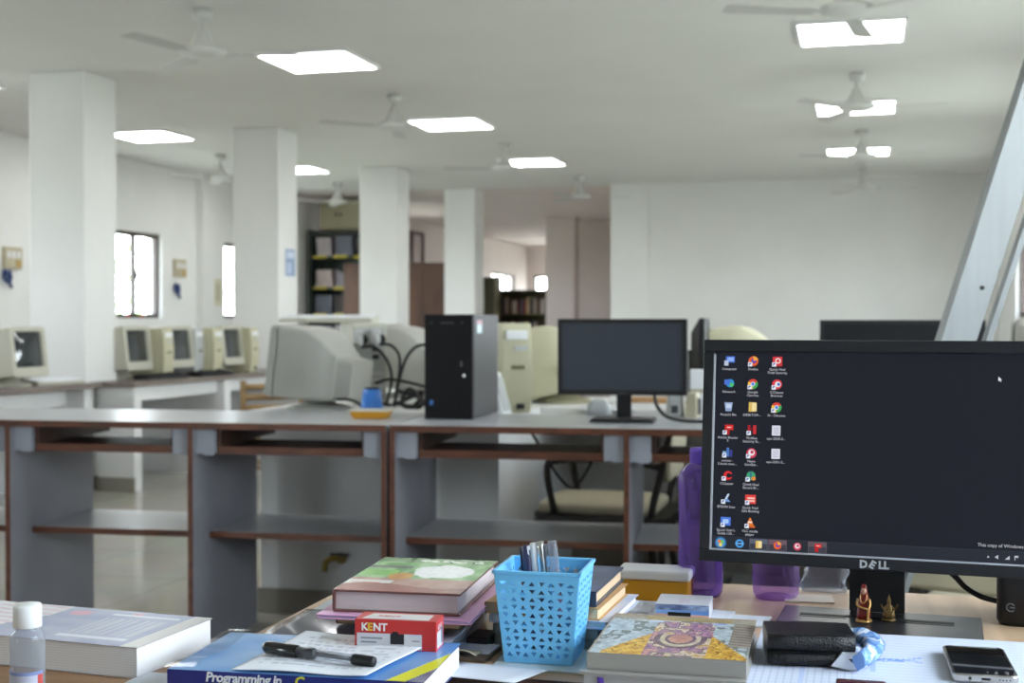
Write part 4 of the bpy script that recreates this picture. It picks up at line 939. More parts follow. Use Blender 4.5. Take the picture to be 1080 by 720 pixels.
# --- purple bottles
def purple_bottle(name, label, loc, r, h, mat_, cap=True, wav=.0):
    t = thing(name, label, 'bottle', loc); n = 48
    pr = [(.001, .002), (r*.6, .003), (r*.86, 0), (r*.97, .006), (r, .016)]
    zz = .016; H_ = h*.80
    for k in range(1, 15): pr.append((r*(1-.045*math.sin(PI*k/14)+ (wav*.03*(k % 2))), .016+(H_-.016)*k/14))
    pr += [(r*.93, H_+.006), (r*.62, H_+h*.085), (r*.42, H_+h*.10), (r*.42, h*.96)]
    rings = []
    for q, z in pr:
        rings.append([((q*(1+ (.028*math.cos(12*a+z*60) if .02 < z < H_ else 0)))*math.cos(a), (q*(1+(.028*math.cos(12*a+z*60) if .02 < z < H_ else 0)))*math.sin(a), z) for a in [2*PI*i/n for i in range(n)]])
    MB().loft(rings, caps=(False, False)).build('body', mat_, t)
    if cap:
        c = MB(); c.lathe([(r*.44, h*.895), (r*.47, h*.9), (r*.47, h*.99), (r*.42, h), (.001, h)], 28)
        for k in range(24):
            a = 2*PI*k/24; c.box(r*.465, r*.485, -.0012, .0012, h*.905, h*.985, M=RZ(a))
        c.build('cap', mat('purple_cap', '7350c8', .4), t)
    return t
m_pb = tinted('purple_bottle_plastic', 'c0aee2', '8f6cc8', .34, .12); m_pb2 = tinted('pale_purple_bottle_plastic', 'dac4ea', 'b596d4', .12, .15)
bp_ = at(737.6, 629, Z=TOP); purple_bottle('water_bottle', 'tall purple water bottle with screw cap beside the yellow box', (bp_.x, bp_.y+.012, TOP), .0288, .188, m_pb)
bp_ = at(817, 633, Z=TOP); purple_bottle('water_bottle', 'paler purple bottle showing below the big monitor', (bp_.x, bp_.y+.02, TOP), .0292, .19, m_pb2, True, 1)
cf = at(870, 618, Z=TOP+.01)
o = MB().loft([[(x*.033*k*(1+.16*math.sin(7*math.atan2(y, x)+z*160)), y*.02*k*(1+.16*math.cos(5*math.atan2(y, x)+z*120)), z*(1+.12*math.sin(3*math.atan2(y, x)+2))) for x, y in rrect(1, 1, .3, 9)] for k, z in ((1.6, .001), (1.75, .008), (1.55, .016), (1.65, .024), (1.5, .032), (1.55, .04), (1.15, .048), (.3, .052))]).build('plastic_pouch', m_clear, loc=(cf.x, cf.y+.02, TOP)); tag(o, 'crumpled clear plastic pouch behind the big monitor stand', 'pouch')
o = MB().box(-.03, .03, -.022, .022, 0, .0015).build('card_sheet', mat('cream_card', 'e0d2c2', .7), loc=(at(853, 632, Z=TOP).x, at(853, 632, Z=TOP).y, TOP+.0003), rz=.1); tag(o, 'cream slip of paper on the desk by the pale purple bottle', 'paper')
sh = at(775, 652, Z=TOP); o = MB().box(-.05, .03, -.05, .0, 0, .002).build('paper_sheet', m_paper, loc=(sh.x+.012, sh.y+.012, TOP+.0003), rz=-.06); tag(o, 'white paper edge between the pictorial book and the monitor base', 'paper')

# --- pictorial hardbacks
def art_pic(u, v):
    n = vnoise(u*34, v*30, 9); n3 = vnoise(u*9, v*8, 1); n4 = vnoise(u*70, v*60, 2); uu = abs(u-.54)
    if v > .95 or u < .015: return mixh('9c8672', 'b5a08c', n)
    if v > .86: return mixh('8f7f5c', 'c2a866', n4) if uu < .3 else mixh('8d8676', 'b4aa98', n)
    if .80 < v <= .86 and .17 < uu < .27: return mixh('6f7fb4', 'e3e9f2', n3*1.4)
    if u > .86 and .28 < v < .86: return mixh('6f6258', 'a3978a', 1 if (v*16+u*3) % 1 > .5 else n*.5)
    if uu < .2 and v < .84:
        r = math.hypot((u-.54)*1.1, (v-.42)*.8)
        if v < .50 and (abs(r-.17) < .02 or abs(r-.10) < .012): return mixh('5f4a58', '8f7a80', n)
        if v < .5 and abs(r-.135) < .02: return mixh('d9cdb0', 'b9a98c', n)
        if r < .085: return mixh('d0a080', 'b97f78', n)
        q = vnoise(u*22, v*17, 6)+.25*n4
        return hx(['d9b98a', 'c98f8a', '8a6a8f', 'b98aa0', '75625f', 'd8c9b4', 'caa05a', '9a7a94'][int(q*6.3) % 8])
    if uu < .46-.55*max(0, v-.05) and v < .62:
        return mixh('b87a22', 'ecc65e', .2+.8*n) if n4 > .25 else hx('94652a')
    if n3 > .62 and n > .4: return mixh('5f665f', '8d9290', n4)
    return mixh('8f9aa0', 'dfe6ea', n*.6+n3*.4)
bk2 = book('lower pale hardback with purple ribbon, under the pictorial book at the near edge', -.262, 1.222, TOP+.0005, .156, .178, .0185, .02, 'a9a5a0', None, mat('greywhite_pages', 'b9b5b6', .75, noise=.04, nscale=20, stretch=(1, 1, 60)), 'F', True, .004)
MB().grid(lambda u, v: (.014+.006*u+.004*math.sin(2*v), .008-.012*v+.0, .0145-.016*v*v), 2, 8).build('ribbon', mat('purple_ribbon', '5a39a8', .4), bk2, solid=.0008)
bk1 = book('pictorial hardback with gold and grey figures on its cover, lying at the near desk edge', -.256, 1.231, TOP+.0195, .149, .172, .0165, .025, 'a19d98', art_pic, m_pages, 'N', True, .004, 150, 130)
# --- ledger, wallet, wrapper, phone
ST0 = at(905, 696, Z=TOP+.0145); ST1 = at(972, 697, Z=TOP+.0145); SV = at(920, 700, Z=TOP+.0145)
def art_led(u, v):
    x = -.112+.002+u*.516; y = 1.135+v*.332; n = vnoise(u*220, v*90, 3)
    t = (x-ST0.x)/(ST1.x-ST0.x); yc = ST0.y+(ST1.y-ST0.y)*t; dy = abs(y-yc)
    if 0 < t < .72 and dy < .0065*(1-.3*abs(t-.3)) and n > .22: return hx('7d9ae0') if n > .5 else hx('a9bcea')
    if .74 < t < 1 and abs(dy-(.001+.03*(t-.74))) < .0022: return hx('9cb2e6')
    if abs(x-SV.x) < .003 and SV.y-.03 < y < SV.y+.05: return hx('b3c0e6')
    if abs(x-(SV.x-.065)) < .002 and y < SV.y+.02: return hx('bcc6e4')
    if x < ST0.x-.0 and (u*75) % 1 < .18 and v < .62: return hx('bfc6da')
    if (v*60) % 1 < .2 and u < .5: return hx('cbd1e2')
    return hx('d3d9ea')
lg = thing('ledger', 'large open white ledger with faint columns under the wallet and phone', 'book', (-.112, 1.135, TOP+.0005), .0)
b = MB()
for k in range(3): b.box(.0+.002*k, .52, 0, .34-.003*k, k*.0045, k*.0045+.004)
b.build('pages', m_wpages, lg)
MB().grid(lambda u, v: (.002+u*.516, v*.332, .0138+.0012*math.sin(PI*u)), 300, 90, art_led, smooth=True).build('open_page', m_mprint, lg)
LZ = TOP+.0165
wl = thing('wallet', 'black leather bifold wallet folded on the ledger', 'wallet', (-.0555, 1.343, LZ), math.radians(8))
m_lea = mat('black_leather', '121215', .3, bump=.5, bscale=500)
def flap(z0, h, d, y0, r, tip=0):
    return [[(x, y0+y*k, z0+h/2+z*k+tip*(y/d+.5)*-1) for y, z in rrect(d, h, min(r, h*.45), 5)] for x, k in ((-.0425, .9), (-.0415, .98), (-.02, 1.0), (.02, 1.01), (.0405, .98), (.0415, .9))]
MB().loft(flap(0, .0125, .074, 0, .006)).build('lower_flap', m_lea, wl)
MB().loft(flap(.0135, .0165, .077, 0, .0075, .002)).build('upper_flap', m_lea, wl)
MB().loft([[(x, .034+y*k, .0145+z*k) for y, z in rrect(.012, .0265, .0055, 5)] for x, k in ((-.0418, .95), (0, 1), (.0412, .95))]).build('fold', m_lea, wl)
MB().box(-.039, .038, -.0345, .02, .0127, .0134).build('card_edge', m_blackm, wl)
st_ = MB()
for k in range(30): st_.box(-.038+k*.0026, -.0366+k*.0026, -.0285, -.0279, .0296, .0302)
st_.build('stitching', mat('grey_thread', '4a4a50', .6), wl)
m_wr = painted('wrapper_film', .25, coat=.6)
wp = at(903, 692, Z=LZ); pts = spline([at(893, 672, Z=LZ+.012), at(908, 672, Z=LZ+.014), at(920, 679, Z=LZ+.0125), at(917, 689, Z=LZ+.0115), at(906, 697, Z=LZ+.0105)], 8)
b = MB(); rg = []
for k, p_ in enumerate(pts):
    t_ = k/(len(pts)-1); wd = .006+.006*math.sin(PI*min(1, t_*1.15)); q_ = pts[min(k+1, len(pts)-1)]-pts[max(k-1, 0)]; q_.normalize(); sd_ = Vector((0, 0, 1)).cross(q_)
    rg.append([tuple(Vector(p_)+sd_*(wd*math.cos(a)*(1+.15*math.sin(5*t_*6+3*a)))+Vector((0, 0, .0085*math.sin(a)*(1+.2*math.sin(9*t_+4*a))))) for a in [2*PI*m/14 for m in range(14)]])
b.loft(rg)
for k in range(len(b.f)):
    row = k//14; ang_ = k % 14; b.c[k] = hx(['8fb4ea', '6f96d6', 'dbe8fa', '86abe4', '6189cc', 'a9c6f0', 'e6effb', '7aa0de'][int((row*.55+ang_*.28)) % 8])
b.build('wrapper', m_wr)
w_o = bpy.data.objects['wrapper']; tag(w_o, 'crumpled blue and white striped wrapper tucked beside the wallet', 'wrapper')
b = MB(); b.prism([(-.018, 0), (.0, -.003), (.016, .001), (.012, .012), (-.008, .013)], -.006, .006, 'y', 0, hx('dfe3ee'))
b.add([(-.002, -.0064, .008), (.004, -.0064, .003), (.009, -.0064, .009)], [(0, 1, 2)], 0, hx('3b2030')); o = b.build('wrapper_end', m_wr, w_o, loc=at(897, 702, Z=LZ+.002)); o.matrix_parent_inverse = Matrix()
ph = thing('phone', 'smartphone with silver rim and dark screen lying on the ledger', 'phone', (.1045, 1.343, LZ+.0003), math.radians(2))
PW, PD = .0585, .112
MB().prism(rrect(PW, PD, .007, 6), 0, .0072, 'z').build('frame', mat('phone_silver', 'c2bcb6', .25, metal=.8), ph, bevel=.0012)
MB().prism(rrect(PW-.005, PD-.006, .005, 6), .0073, .0079, 'z').build('screen', mat('phone_glass', '08080a', .04, coat=1), ph)
pm_ = MB(); pm_.lathe([(.0015, 0), (.0015, .0006)], 10, M=T(-.014, -PD/2+.0002, .0036) @ RX(PI/2)).box(-.004, .004, -PD/2-.0004, -PD/2+.001, .0026, .0046); pm_.build('port', m_black, ph)
for k in range(4): MB().lathe([(.0006, 0), (.0006, .0005)], 8, M=T(.012+k*.003, -PD/2, .0036) @ RX(PI/2)).build('speaker_hole', m_black, ph)
o = MB().box(-.022, .022, -.006, .006, 0, .004).build('spectacle_case', mat('maroon_leather', '4a1f28', .4), loc=(at(908, 722, Z=LZ).x, at(908, 722, Z=LZ).y-.002, LZ), bevel=.0015); tag(o, 'maroon strap end at the bottom edge on the ledger, below the wrapper', 'strap'); o.name = 'strap'

# --- the big monitor
DW, DH = .40, .262
dm = thing('flat_monitor', 'big black monitor showing a desktop with icons, on the front desk', 'monitor', (.0087, 1.5557, TOP), math.radians(-3.4))
TILT = math.radians(7.3); DM = T(0, 0, .067) @ RX(-TILT); bz = .0125; bzb = .0138
b = MB()
for x0, x1, z0, z1 in ((-DW/2, DW/2, 0, bzb), (-DW/2, DW/2, DH-bz*1.15, DH), (-DW/2, -DW/2+bz, bzb, DH-bz*1.15), (DW/2-bz, DW/2, bzb, DH-bz*1.15)): b.box(x0, x1, -.004, .016, z0, z1, M=DM)
b.build('bezel', mat('bezel_black', '17181d', .45), dm, bevel=.0012)
MB().frus(0, 0, 0, .034, DW/2-.002, DH/2-.002, DW/2-.06, DH/2-.06, M=DM @ T(0, .0165, DH/2) @ RX(-PI/2)).build('back_case', m_blackm, dm)
scx0, scx1, scz0, scz1 = -DW/2+bz, DW/2-bz, bzb, DH-bz*1.15
ed = MB(); ed.box(scx0-.0004, scx0+.0016, -.0036, .001, scz0, scz1-.003, M=DM); ed.box(scx0, scx1, -.0036, .001, scz0-.0004, scz0+.0016, M=DM)
ed.build('lip_glow', mat('pale_lip_glow', 'a9abb2', .4), dm)  # pale strips paint the glow along the bezel's inner edge
# what the screen shows: every mark is part of the lit panel
sc_ = MB(); sy = -.0002
def sq(x0, x1, z0, z1, c, k=0): sc_.add([(x0, sy-k*.00004, z0), (x1, sy-k*.00004, z0), (x1, sy-k*.00004, z1), (x0, sy-k*.00004, z1)], [(0, 1, 2, 3)], 0, hx(c), False, DM)
def spoly(pts, c, k=1): sc_.add([(x, sy-k*.00004, z) for x, z in pts], [tuple(range(len(pts)))], 0, hx(c), False, DM)
def sdisc(x, z, r, c, k=1, a0=0, a1=2*PI, n=16):
    P = [(x+r*math.cos(a0+(a1-a0)*i/n), z+r*math.sin(a0+(a1-a0)*i/n)) for i in range(n+(0 if a1-a0 > 6.2 else 1))]
    if a1-a0 < 6.2: P = [(x, z)]+P
    spoly(P, c, k)
BG = '1a1c25'
sc_.box(scx0, scx1, 0, .008, scz0, scz1, 0, hx(BG), M=DM)
m_txt = 'c9cbd2'
def stext(s, x, z, size=.0041, al='CENTER', col=m_txt):
    n0 = len(sc_.f); sc_.text(s, size, DM @ T(x, sy-.00012, z) @ RX(PI/2), .00005, align=al)
    for i in range(n0, len(sc_.f)): sc_.c[i] = hx(col)
S_ = .0062
def arrow(x, z): sq(x-S_, x-S_*.2, z-S_, z-S_*.2, 'e4e8f0', 5); spoly([(x-S_*.9, z-S_*.9), (x-S_*.3, z-S_*.35), (x-S_*.75, z-S_*.35)], '2a55a8', 6)
def icon(kind, x, z):
    if kind == 'pc': sq(x-S_*.7, x+S_, z-S_*.3, z+S_*.9, '4a6fd0', 1); sq(x-S_*.4, x+S_*.8, z-S_*.05, z+S_*.7, '8fb4f0', 2); sq(x-S_, x-S_*.2, z-S_*.9, z+.1*S_, 'b9c4d8', 3)
    elif kind == 'net': sdisc(x+S_*.2, z+S_*.1, S_*.8, '2f8fc9'); sq(x-S_*.9, x+S_*.2, z-.2*S_, z+S_*.8, '4a6fd0', 2); sdisc(x+S_*.5, z-S_*.2, S_*.4, '4fc070', 3)
    elif kind == 'bin': spoly([(x-S_*.55, z-S_*.9), (x+S_*.55, z-S_*.9), (x+S_*.8, z+S_*.8), (x-S_*.8, z+S_*.8)], '8fa3c8'); sq(x-S_*.5, x+S_*.5, z-.3*S_, z+.5*S_, 'c3d0e6', 2)
    elif kind == 'red': sq(x-S_*.9, x+S_*.9, z-S_*.9, z+S_*.9, 'd0353a'); sdisc(x+S_*.1, z+.1*S_, S_*.55, 'f0d9d9', 2); sdisc(x+S_*.1, z+.1*S_, S_*.3, 'd0353a', 3)
    elif kind == 'fox': sdisc(x, z, S_*.95, 'e0602f'); sdisc(x+S_*.1, z+S_*.1, S_*.5, '5a3fb0', 2); sdisc(x, z, S_*.95, 'f0a840', 3, .3, 1.6)
    elif kind == 'chr':
        for k, c in enumerate(('d9453a', 'f0c040', '3fa556')): sdisc(x, z, S_*.95, c, 1, PI/6+k*2*PI/3, PI/6+(k+1)*2*PI/3)
        sdisc(x, z, S_*.42, 'f0f0f0', 2); sdisc(x, z, S_*.32, '4a80e0', 3)
    elif kind == 'cc': sdisc(x, z, S_*.95, 'd6404a'); sdisc(x+S_*.15, z, S_*.55, 'e9e9ee', 2); sdisc(x+S_*.3, z, S_*.3, '3a70c0', 3)
    elif kind == 'fold': sq(x-S_*.7, x+S_*.6, z-S_*.9, z+S_*.9, 'd9b860'); sq(x-S_*.1, x+S_*.8, z-S_*.8, z+S_*.8, 'efdca0', 2)
    elif kind == 'pdf': sq(x-S_*.6, x+S_, z-S_*.1, z+S_*.9, 'd02a2a'); sq(x-S_*.6, x+S_*.3, z-S_, z+S_*.1, 'b02020', 1); sq(x-.2*S_, x+.6*S_, z+.3*S_, z+.5*S_, 'f0d0d0', 2)
    elif kind == 'mac': spoly([(x-S_*.8, z-S_*.8), (x-S_*.3, z-S_*.8), (x-S_*.3, z+S_*.9), (x-S_*.8, z+S_*.9)], 'a01f26'); sq(x+S_*.2, x+S_*.8, z-S_*.8, z+S_*.9, 'c02a30'); sq(x-.3*S_, x+.2*S_, z, z+S_*.4, '701418')
    elif kind == 'doc': sq(x-S_*.8, x+S_*.8, z-S_*.95, z+S_*.95, 'd9dae6'); [sq(x-S_*.5, x+S_*.5, z-S_*.6+k*S_*.35, z-S_*.5+k*S_*.35, '8f93b0', 2) for k in range(4)]
    elif kind == 'bars': sq(x-S_*.9, x-S_*.3, z-S_*.8, z+S_*.2, '8fb8e0'); sq(x-S_*.2, x+S_*.3, z-S_*.8, z+S_*.9, '4a78c0'); sq(x+S_*.4, x+S_*.9, z-S_*.8, z+S_*.5, '3a3f90')
    elif kind == 'nero': sdisc(x, z, S_*.95, 'c8405a'); sdisc(x, z+.1*S_, S_*.6, 'e8e0e4', 2); sdisc(x+.1*S_, z+.2*S_, S_*.3, 'b03050', 3)
    elif kind == 'c': sdisc(x+.2*S_, z, S_*.85, 'd02f35'); sdisc(x+.35*S_, z, S_*.45, BG, 2); sq(x+.5*S_, x+1.1*S_, z-.3*S_, z+.3*S_, BG, 3)
    elif kind == 'grn': sdisc(x, z+.1*S_, S_*.85, '3f9a70'); sdisc(x+.5*S_, z-.4*S_, S_*.4, 'e08a3a', 2); sq(x-.2*S_, x+.1*S_, z-.2*S_, z+.9*S_, '2f6f8a', 3)
    elif kind == 'scan': spoly([(x-S_*.8, z-S_*.6), (x+S_*.8, z-S_*.6), (x+S_*.3, z-S_*.1), (x-.4*S_, z-.1*S_)], '6f9ad8'); spoly([(x-.3*S_, z-.1*S_), (x+.1*S_, z-.1*S_), (x+.6*S_, z+.9*S_), (x+.2*S_, z+.9*S_)], 'c3d6f0', 2)
    elif kind == 'bank': sq(x-S_, x+S_, z-S_*.8, z+S_*.9, 'e0453f'); sq(x-S_*.6, x+S_*.8, z+.1*S_, z+.4*S_, 'f3c9c0', 2); sq(x-.6*S_, x+.8*S_, z-.4*S_, z-.1*S_, 'f3c9c0', 2)
    elif kind == 'guide': sq(x-S_, x+S_*.9, z-S_*.7, z+S_*.9, '4a78d8'); sq(x-.6*S_, x+.5*S_, z-.3*S_, z+.5*S_, 'a9c8f4', 2)
    elif kind == 'vlc': spoly([(x-S_*.7, z-S_*.5), (x+S_*.7, z-S_*.5), (x+S_*.12, z+S_*.95), (x-S_*.12, z+S_*.95)], 'e07a2a'); sq(x-.4*S_, x+.4*S_, z, z+.25*S_, 'f0f0f0', 2); sq(x-S_*.95, x+S_*.95, z-S_*.9, z-.5*S_, 'c8602a', 1)
IC = [[('pc', 'Computer'), ('net', 'Network'), ('bin', 'Recycle Bin'), ('pdf', 'Adobe Reader|9'), ('bars', 'centre -|S book mov...'), ('c', 'CCleaner'), ('scan', 'EPSON Scan'), ('guide', "Epson User's|Guide L36...")],
      [('fox', 'Firefox'), ('chr', 'Google|Chrome'), ('fold', 'DESKTOP-...'), ('mac', 'McAfee|Security Sc...'), ('nero', 'Nero|StartSm...'), ('grn', 'Quick Heal|Secure Br...'), ('bank', 'Quick Heal|Safe Banking'), ('vlc', 'VLC media|player')],
      [('red', 'Quick Heal|Total Security'), ('cc', 'CCleaner|Browser'), ('chr', 'N - Chrome'), ('doc', 'opc-2020-2...'), ('doc', 'opc-2021-2...')]]
def scr(px, py):
    """where a mark sits on the monitor's own face"""
    RM = T(.0087, 1.5557, TOP) @ RZ(math.radians(-3.4)) @ DM; inv = RM.inverted()
    o = inv @ EYE; d = inv.to_3x3() @ (FW + RT*((px-540)/FPX) - UPV*((py-360)/FPX)); t = (sy-o.y)/d.y
    return o.x+d.x*t, o.z+d.z*t
X0, Z0 = scr(769.5, 380.5); X2, _z = scr(820, 380.5); Xb, Zb = scr(764.5, 550)
for c, col in enumerate(IC):
    for r, (kd, lab) in enumerate(col):
        x = X0+(X2-X0)*c/2; z = Z0+(Zb-Z0)*r/7
        icon(kd, x, z)
        if kd not in ('pc', 'net', 'bin', 'fold', 'doc'): arrow(x, z)
        for q, s in enumerate(lab.split('|')): stext(s, x, z-S_-.0047-q*.0039)
# taskbar
tz0, tz1 = scz0+.0016, scz0+.0152
sq(scx0+.0016, scx1, tz0, tz1, '262932', 1); sq(scx0+.0016, scx1, tz1, tz1+.0004, '3c404c', 2); tm = (tz0+tz1)/2
xs = scr(760, 574)[0]; sdisc(xs, tm, .0072, '27507e', 2); sdisc(xs, tm, .0058, '4a90c8', 3); sdisc(xs-.0015, tm+.0015, .002, 'e07a3a', 4); sdisc(xs+.002, tm+.001, .002, '6fc05a', 4); sdisc(xs, tm-.0025, .002, 'e8d060', 4)
xe = scr(780, 575)[0]; sdisc(xe, tm, .005, '4a9be0', 2); sdisc(xe, tm, .0028, '262932', 3); sq(xe-.005, xe+.005, tm-.0007, tm+.0007, '6fb4f0', 4)
for px, c1, kd in ((800, '5a6070', 'fold'), (820, '6a5560', 'fox'), (841, None, 'nero'), (862, '5f5358', 'pdf')):
    x_ = scr(px, 576)[0]
    if c1: sq(x_-.0105, x_+.0105, tz0+.0006, tz1-.0004, c1, 2); sq(x_-.0098, x_+.0098, tz0+.0012, tz1-.006, '3a3d48', 3)
    n0 = len(sc_.v); S_ = .0048; icon(kd, x_, tm)
    sc_.v[n0:] = [tuple((DM @ T(0, -.0003, 0) @ DM.inverted()) @ Vector(v)) for v in sc_.v[n0:]]
x_ = scr(1031, 577)[0]; stext('This copy of Windows is not genuine', x_, scz0+.0192, .0052, 'LEFT')
x_ = scr(1041, 587)[0]
q_ = .62
spoly([(x_, tm-.001), (x_+.0025, tm-.001), (x_+.00125, tm+.0012)], 'd0d4dc', 2)
def tr_(pts, dx): spoly([(x_+dx+a*q_, tm+b_*q_) for a, b_ in pts], 'c4c8d2', 2)
tr_([(0, -.0015), (.002, -.0015), (.005, -.004), (.005, .004), (.002, .0015), (0, .0015)], .0085)
tr_([(0, -.0035), (.008, -.0035), (.008, .0035)], .0185); tr_([(0, -.004), (.0012, -.004), (.0012, .0005), (.0075, .0005), (.005, .0022), (.0075, .004), (0, .004)], .0285)
stext('1:52 PM', x_+.040, tm+.001, .0045, 'LEFT'); stext('22-Jun', x_+.040, tm-.0055, .0045, 'LEFT')
# pointer
cx_, cz_ = scr(1053, 397); spoly([(cx_, cz_), (cx_, cz_-.0055), (cx_+.0013, cz_-.0042), (cx_+.0024, cz_-.0062), (cx_+.0032, cz_-.0058), (cx_+.0022, cz_-.0038), (cx_+.004, cz_-.0037)], 'f0f2f6', 3)
sc_.build('screen', painted('lit_screen', .4, emit=.78), dm)
lo = MB(); lo.text('D', .0118, DM @ T(-.0165, -.0043, .0026) @ RX(PI/2), .0006, bold=.045); lo.text('LL', .0118, DM @ T(.0042, -.0043, .0026) @ RX(PI/2), .0006, bold=.045)
lo.text('E', .0118, DM @ T(-.0068, -.0043, .0045) @ RY(.5) @ RX(PI/2), .0006, bold=.045); lo.build('maker_logo', mat('logo_silver', 'c3c5ca', .35, metal=.4), dm)
MB().box(-.031, .031, .045, .066, .012, .20, M=RX(-.04)).build('neck', m_blackm, dm)
bs = MB(); bs.frus(.004, .004, .0, .0075, .113, .0635, .1115, .062); bs.build('base', mat('base_grey', '2b2b2f', .3), dm, bevel=.001)
MB().box(-.085, .086, .018, .028, .0076, .0079).box(-.085, -.0315, .0095, .0125, .0076, .0078).box(.0315, .086, .0095, .0125, .0076, .0078).build('base_slot', m_blackm, dm)
# --- figurines on the base
fz = TOP+.0082
g1 = at(911, 655, Z=fz); fg = thing('figurine', 'tiny seated figurine in red and gold on the monitor base', 'figurine', (g1.x, g1.y, fz), -.1); fg.scale = (.85, 1, 1)
m_fr = mat('figurine_red', '7a1714', .35, coat=.4); m_fgld = mat('figurine_gold', 'b58a52', .35, metal=.7); m_fsk = mat('figurine_skin', 'b98f78', .5)
MB().loft([[(x*w_, y*d_+oy, z) for x, y in rrect(1, 1, .3, 4)] for w_, d_, z, oy in ((.016, .013, .003, 0), (.018, .014, .008, -.001), (.0165, .0125, .014, 0), (.014, .010, .020, .001), (.0135, .009, .026, .0015), (.0105, .008, .030, .002), (.008, .008, .036, .002), (.0065, .007, .0405, .002), (.003, .003, .042, .002))]).build('robe', m_fr, fg)
MB().ball((0, -.0015, .0345), .0036, 10).build('face', m_fsk, fg)
MB().tube(spline([(-.0075, -.003, .026), (-.008, -.0065, .020), (-.002, -.0085, .017), (.006, -.008, .0155)], 5), .0015, 8).tube(spline([(.007, -.002, .026), (.0085, -.005, .02), (.007, -.008, .0155), (.0065, -.0085, .007), (.0062, -.009, .003)], 5), .0018, 8).build('limb', m_fgld, fg)
MB().tube(spline([(-.004, -.003, .031), (-.0035, -.0068, .025), (0, -.0078, .022), (.0035, -.0068, .025), (.004, -.003, .031)], 5), .0008, 6).build('garland', m_fgld, fg)
MB().lathe([(.0105, 0), (.011, .001), (.010, .0032), (.001, .0033)], 20).build('plinth', m_fgld, fg)
g2 = at(937.5, 654, Z=fz); f2 = thing('figurine', 'tiny dull gold seated deity figurine right of the red one', 'figurine', (g2.x, g2.y, fz), .1)
m_br = mat('old_brass', '6b5530', .4, metal=.6)
MB().loft([[(x*w_, y*d_, z) for x, y in rrect(1, 1, .3, 4)] for w_, d_, z in ((.011, .009, .003), (.014, .010, .0055), (.012, .009, .009), (.0065, .006, .012), (.0075, .006, .016), (.0035, .0035, .0185), (.0046, .0046, .021), (.004, .004, .0235), (.0022, .0022, .026), (.0008, .0008, .0295))]).build('body', m_br, f2)
for s in (-1, 1):
    MB().tube(spline([(s*.003, 0, .016), (s*.007, -.001, .014), (s*.009, -.002, .0185)], 5), .0011, 6).build('arm', m_br, f2); MB().tube(spline([(s*.003, 0, .0155), (s*.0055, -.003, .012), (s*.003, -.005, .0105)], 5), .0011, 6).build('arm', m_br, f2)
MB().lathe([(.0075, 0), (.008, .001), (.0065, .003), (.001, .0031)], 18).build('plinth', m_br, f2)
# --- desktop speaker and its cable
sk = thing('speaker', 'black desktop speaker at the right edge beside the big monitor', 'speaker', (.194, 1.655, TOP), math.radians(-8))
MB().loft([[(x*.088*k, y*.10*k2, z) for x, y in rrect(1, 1, .14, 5)] for k, k2, z in ((.93, .93, 0), (1, 1, .006), (1, 1, .06), (.97, .96, .13), (.9, .9, .152), (.8, .8, .156))]).build('body', m_black, sk)
MB().lathe([(.03, .0), (.031, .002), (.028, .004), (.022, .001), (.001, -.003)], 28, M=T(0, -.0500, .088) @ RX(PI/2)).build('driver', m_gblack, sk)
MB().tube([(.03*math.cos(a), -.053, .088+.03*math.sin(a)) for a in [2*PI*k/24 for k in range(25)]], .0012, 6).build('driver_ring', m_chrome, sk)
MB().tube([(-.028+.0045*math.cos(a), -.0503, .022+.0045*math.sin(a)) for a in [.6+5.0*k/14 for k in range(15)]], .0006, 6).box(-.0285, -.0235, -.0508, -.0498, .0214, .0226).build('maker_logo', mat('logo_grey', '70747a', .5), sk)
o = MB().tube(spline([(.05, 1.70, .90), at(1003, 604, Y=1.66), at(1018, 619, Y=1.66), at(1035, 629, Y=1.66), at(1053, 634, Y=1.65)], 8), .0035, 8).build('cable', m_cable); tag(o, 'black cable drooping from the big monitor to the desktop speaker', 'cable')

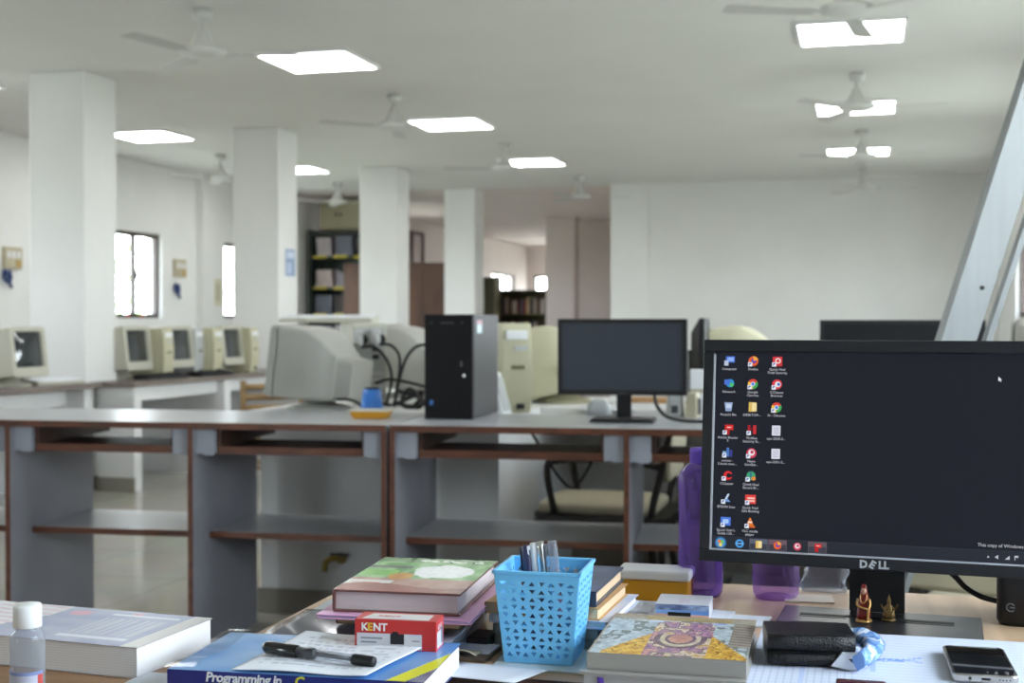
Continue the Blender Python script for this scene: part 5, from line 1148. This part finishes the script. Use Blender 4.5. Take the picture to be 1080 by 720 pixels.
# ------------------------------------------------------------------ daylight, lamps, camera
W_ = bpy.data.worlds.new('sky'); SC.world = W_; W_.use_nodes = True
nt = W_.node_tree; bg = nt.nodes['Background']
tcw = nt.nodes.new('ShaderNodeTexCoord'); sep = nt.nodes.new('ShaderNodeSeparateXYZ'); cr = nt.nodes.new('ShaderNodeValToRGB')
nt.links.new(tcw.outputs['Generated'], sep.inputs[0]); nt.links.new(sep.outputs['Z'], cr.inputs['Fac']); nt.links.new(cr.outputs['Color'], bg.inputs['Color'])
cr.color_ramp.elements[0].color = lin('f1f3f6'); cr.color_ramp.elements[1].color = lin('d3e1f5'); cr.color_ramp.elements[1].position = .7
bg.inputs['Strength'].default_value = SKY = 21
def portal(name, x, y, z, sx, sy_, rot):
    l = bpy.data.lights.new(name, 'AREA'); l.shape = 'RECTANGLE'; l.size = sx; l.size_y = sy_; l.cycles.is_portal = True
    o = bpy.data.objects.new(name, l); COL.objects.link(o); o.location = (x, y, z); o.rotation_euler = rot
for (a, b_, z0, z1) in lw+lw2: portal('window_daylight', XL-.1, (a+b_)/2, (z0+z1)/2, z1-z0, b_-a, (0, -PI/2, 0))
for (a, b_, z0, z1) in rw: portal('window_daylight', XR+.1, (a+b_)/2, (z0+z1)/2, z1-z0, b_-a, (0, PI/2, 0))
for (h0, h1) in fill_openings: portal('window_daylight', (h0+h1)/2, YF-.1, 1.6, h1-h0, 1.2, (PI/2, 0, 0))
cam = bpy.data.cameras.new('camera'); co = bpy.data.objects.new('camera', cam); COL.objects.link(co); SC.camera = co
cam.sensor_width = 36; cam.lens = FPX/1080*36; cam.clip_start = .05; cam.clip_end = 200
co.matrix_world = Matrix.Translation(EYE) @ Matrix((RT, UPV, -FW)).transposed().to_4x4()
cam.dof.use_dof = True; cam.dof.focus_distance = 1.42; cam.dof.aperture_fstop = 8.5
SC.view_settings.view_transform = 'Standard'; SC.view_settings.look = 'None'; SC.view_settings.gamma = 1; SC.view_settings.use_curve_mapping = False
SC.view_settings.exposure = 0.35
SC.cycles.max_bounces = 8; SC.cycles.diffuse_bounces = 5; SC.cycles.transparent_max_bounces = 12; SC.cycles.use_denoising = True; SC.cycles.caustics_reflective = False; SC.cycles.caustics_refractive = False
SC.cycles.sample_clamp_indirect = 6
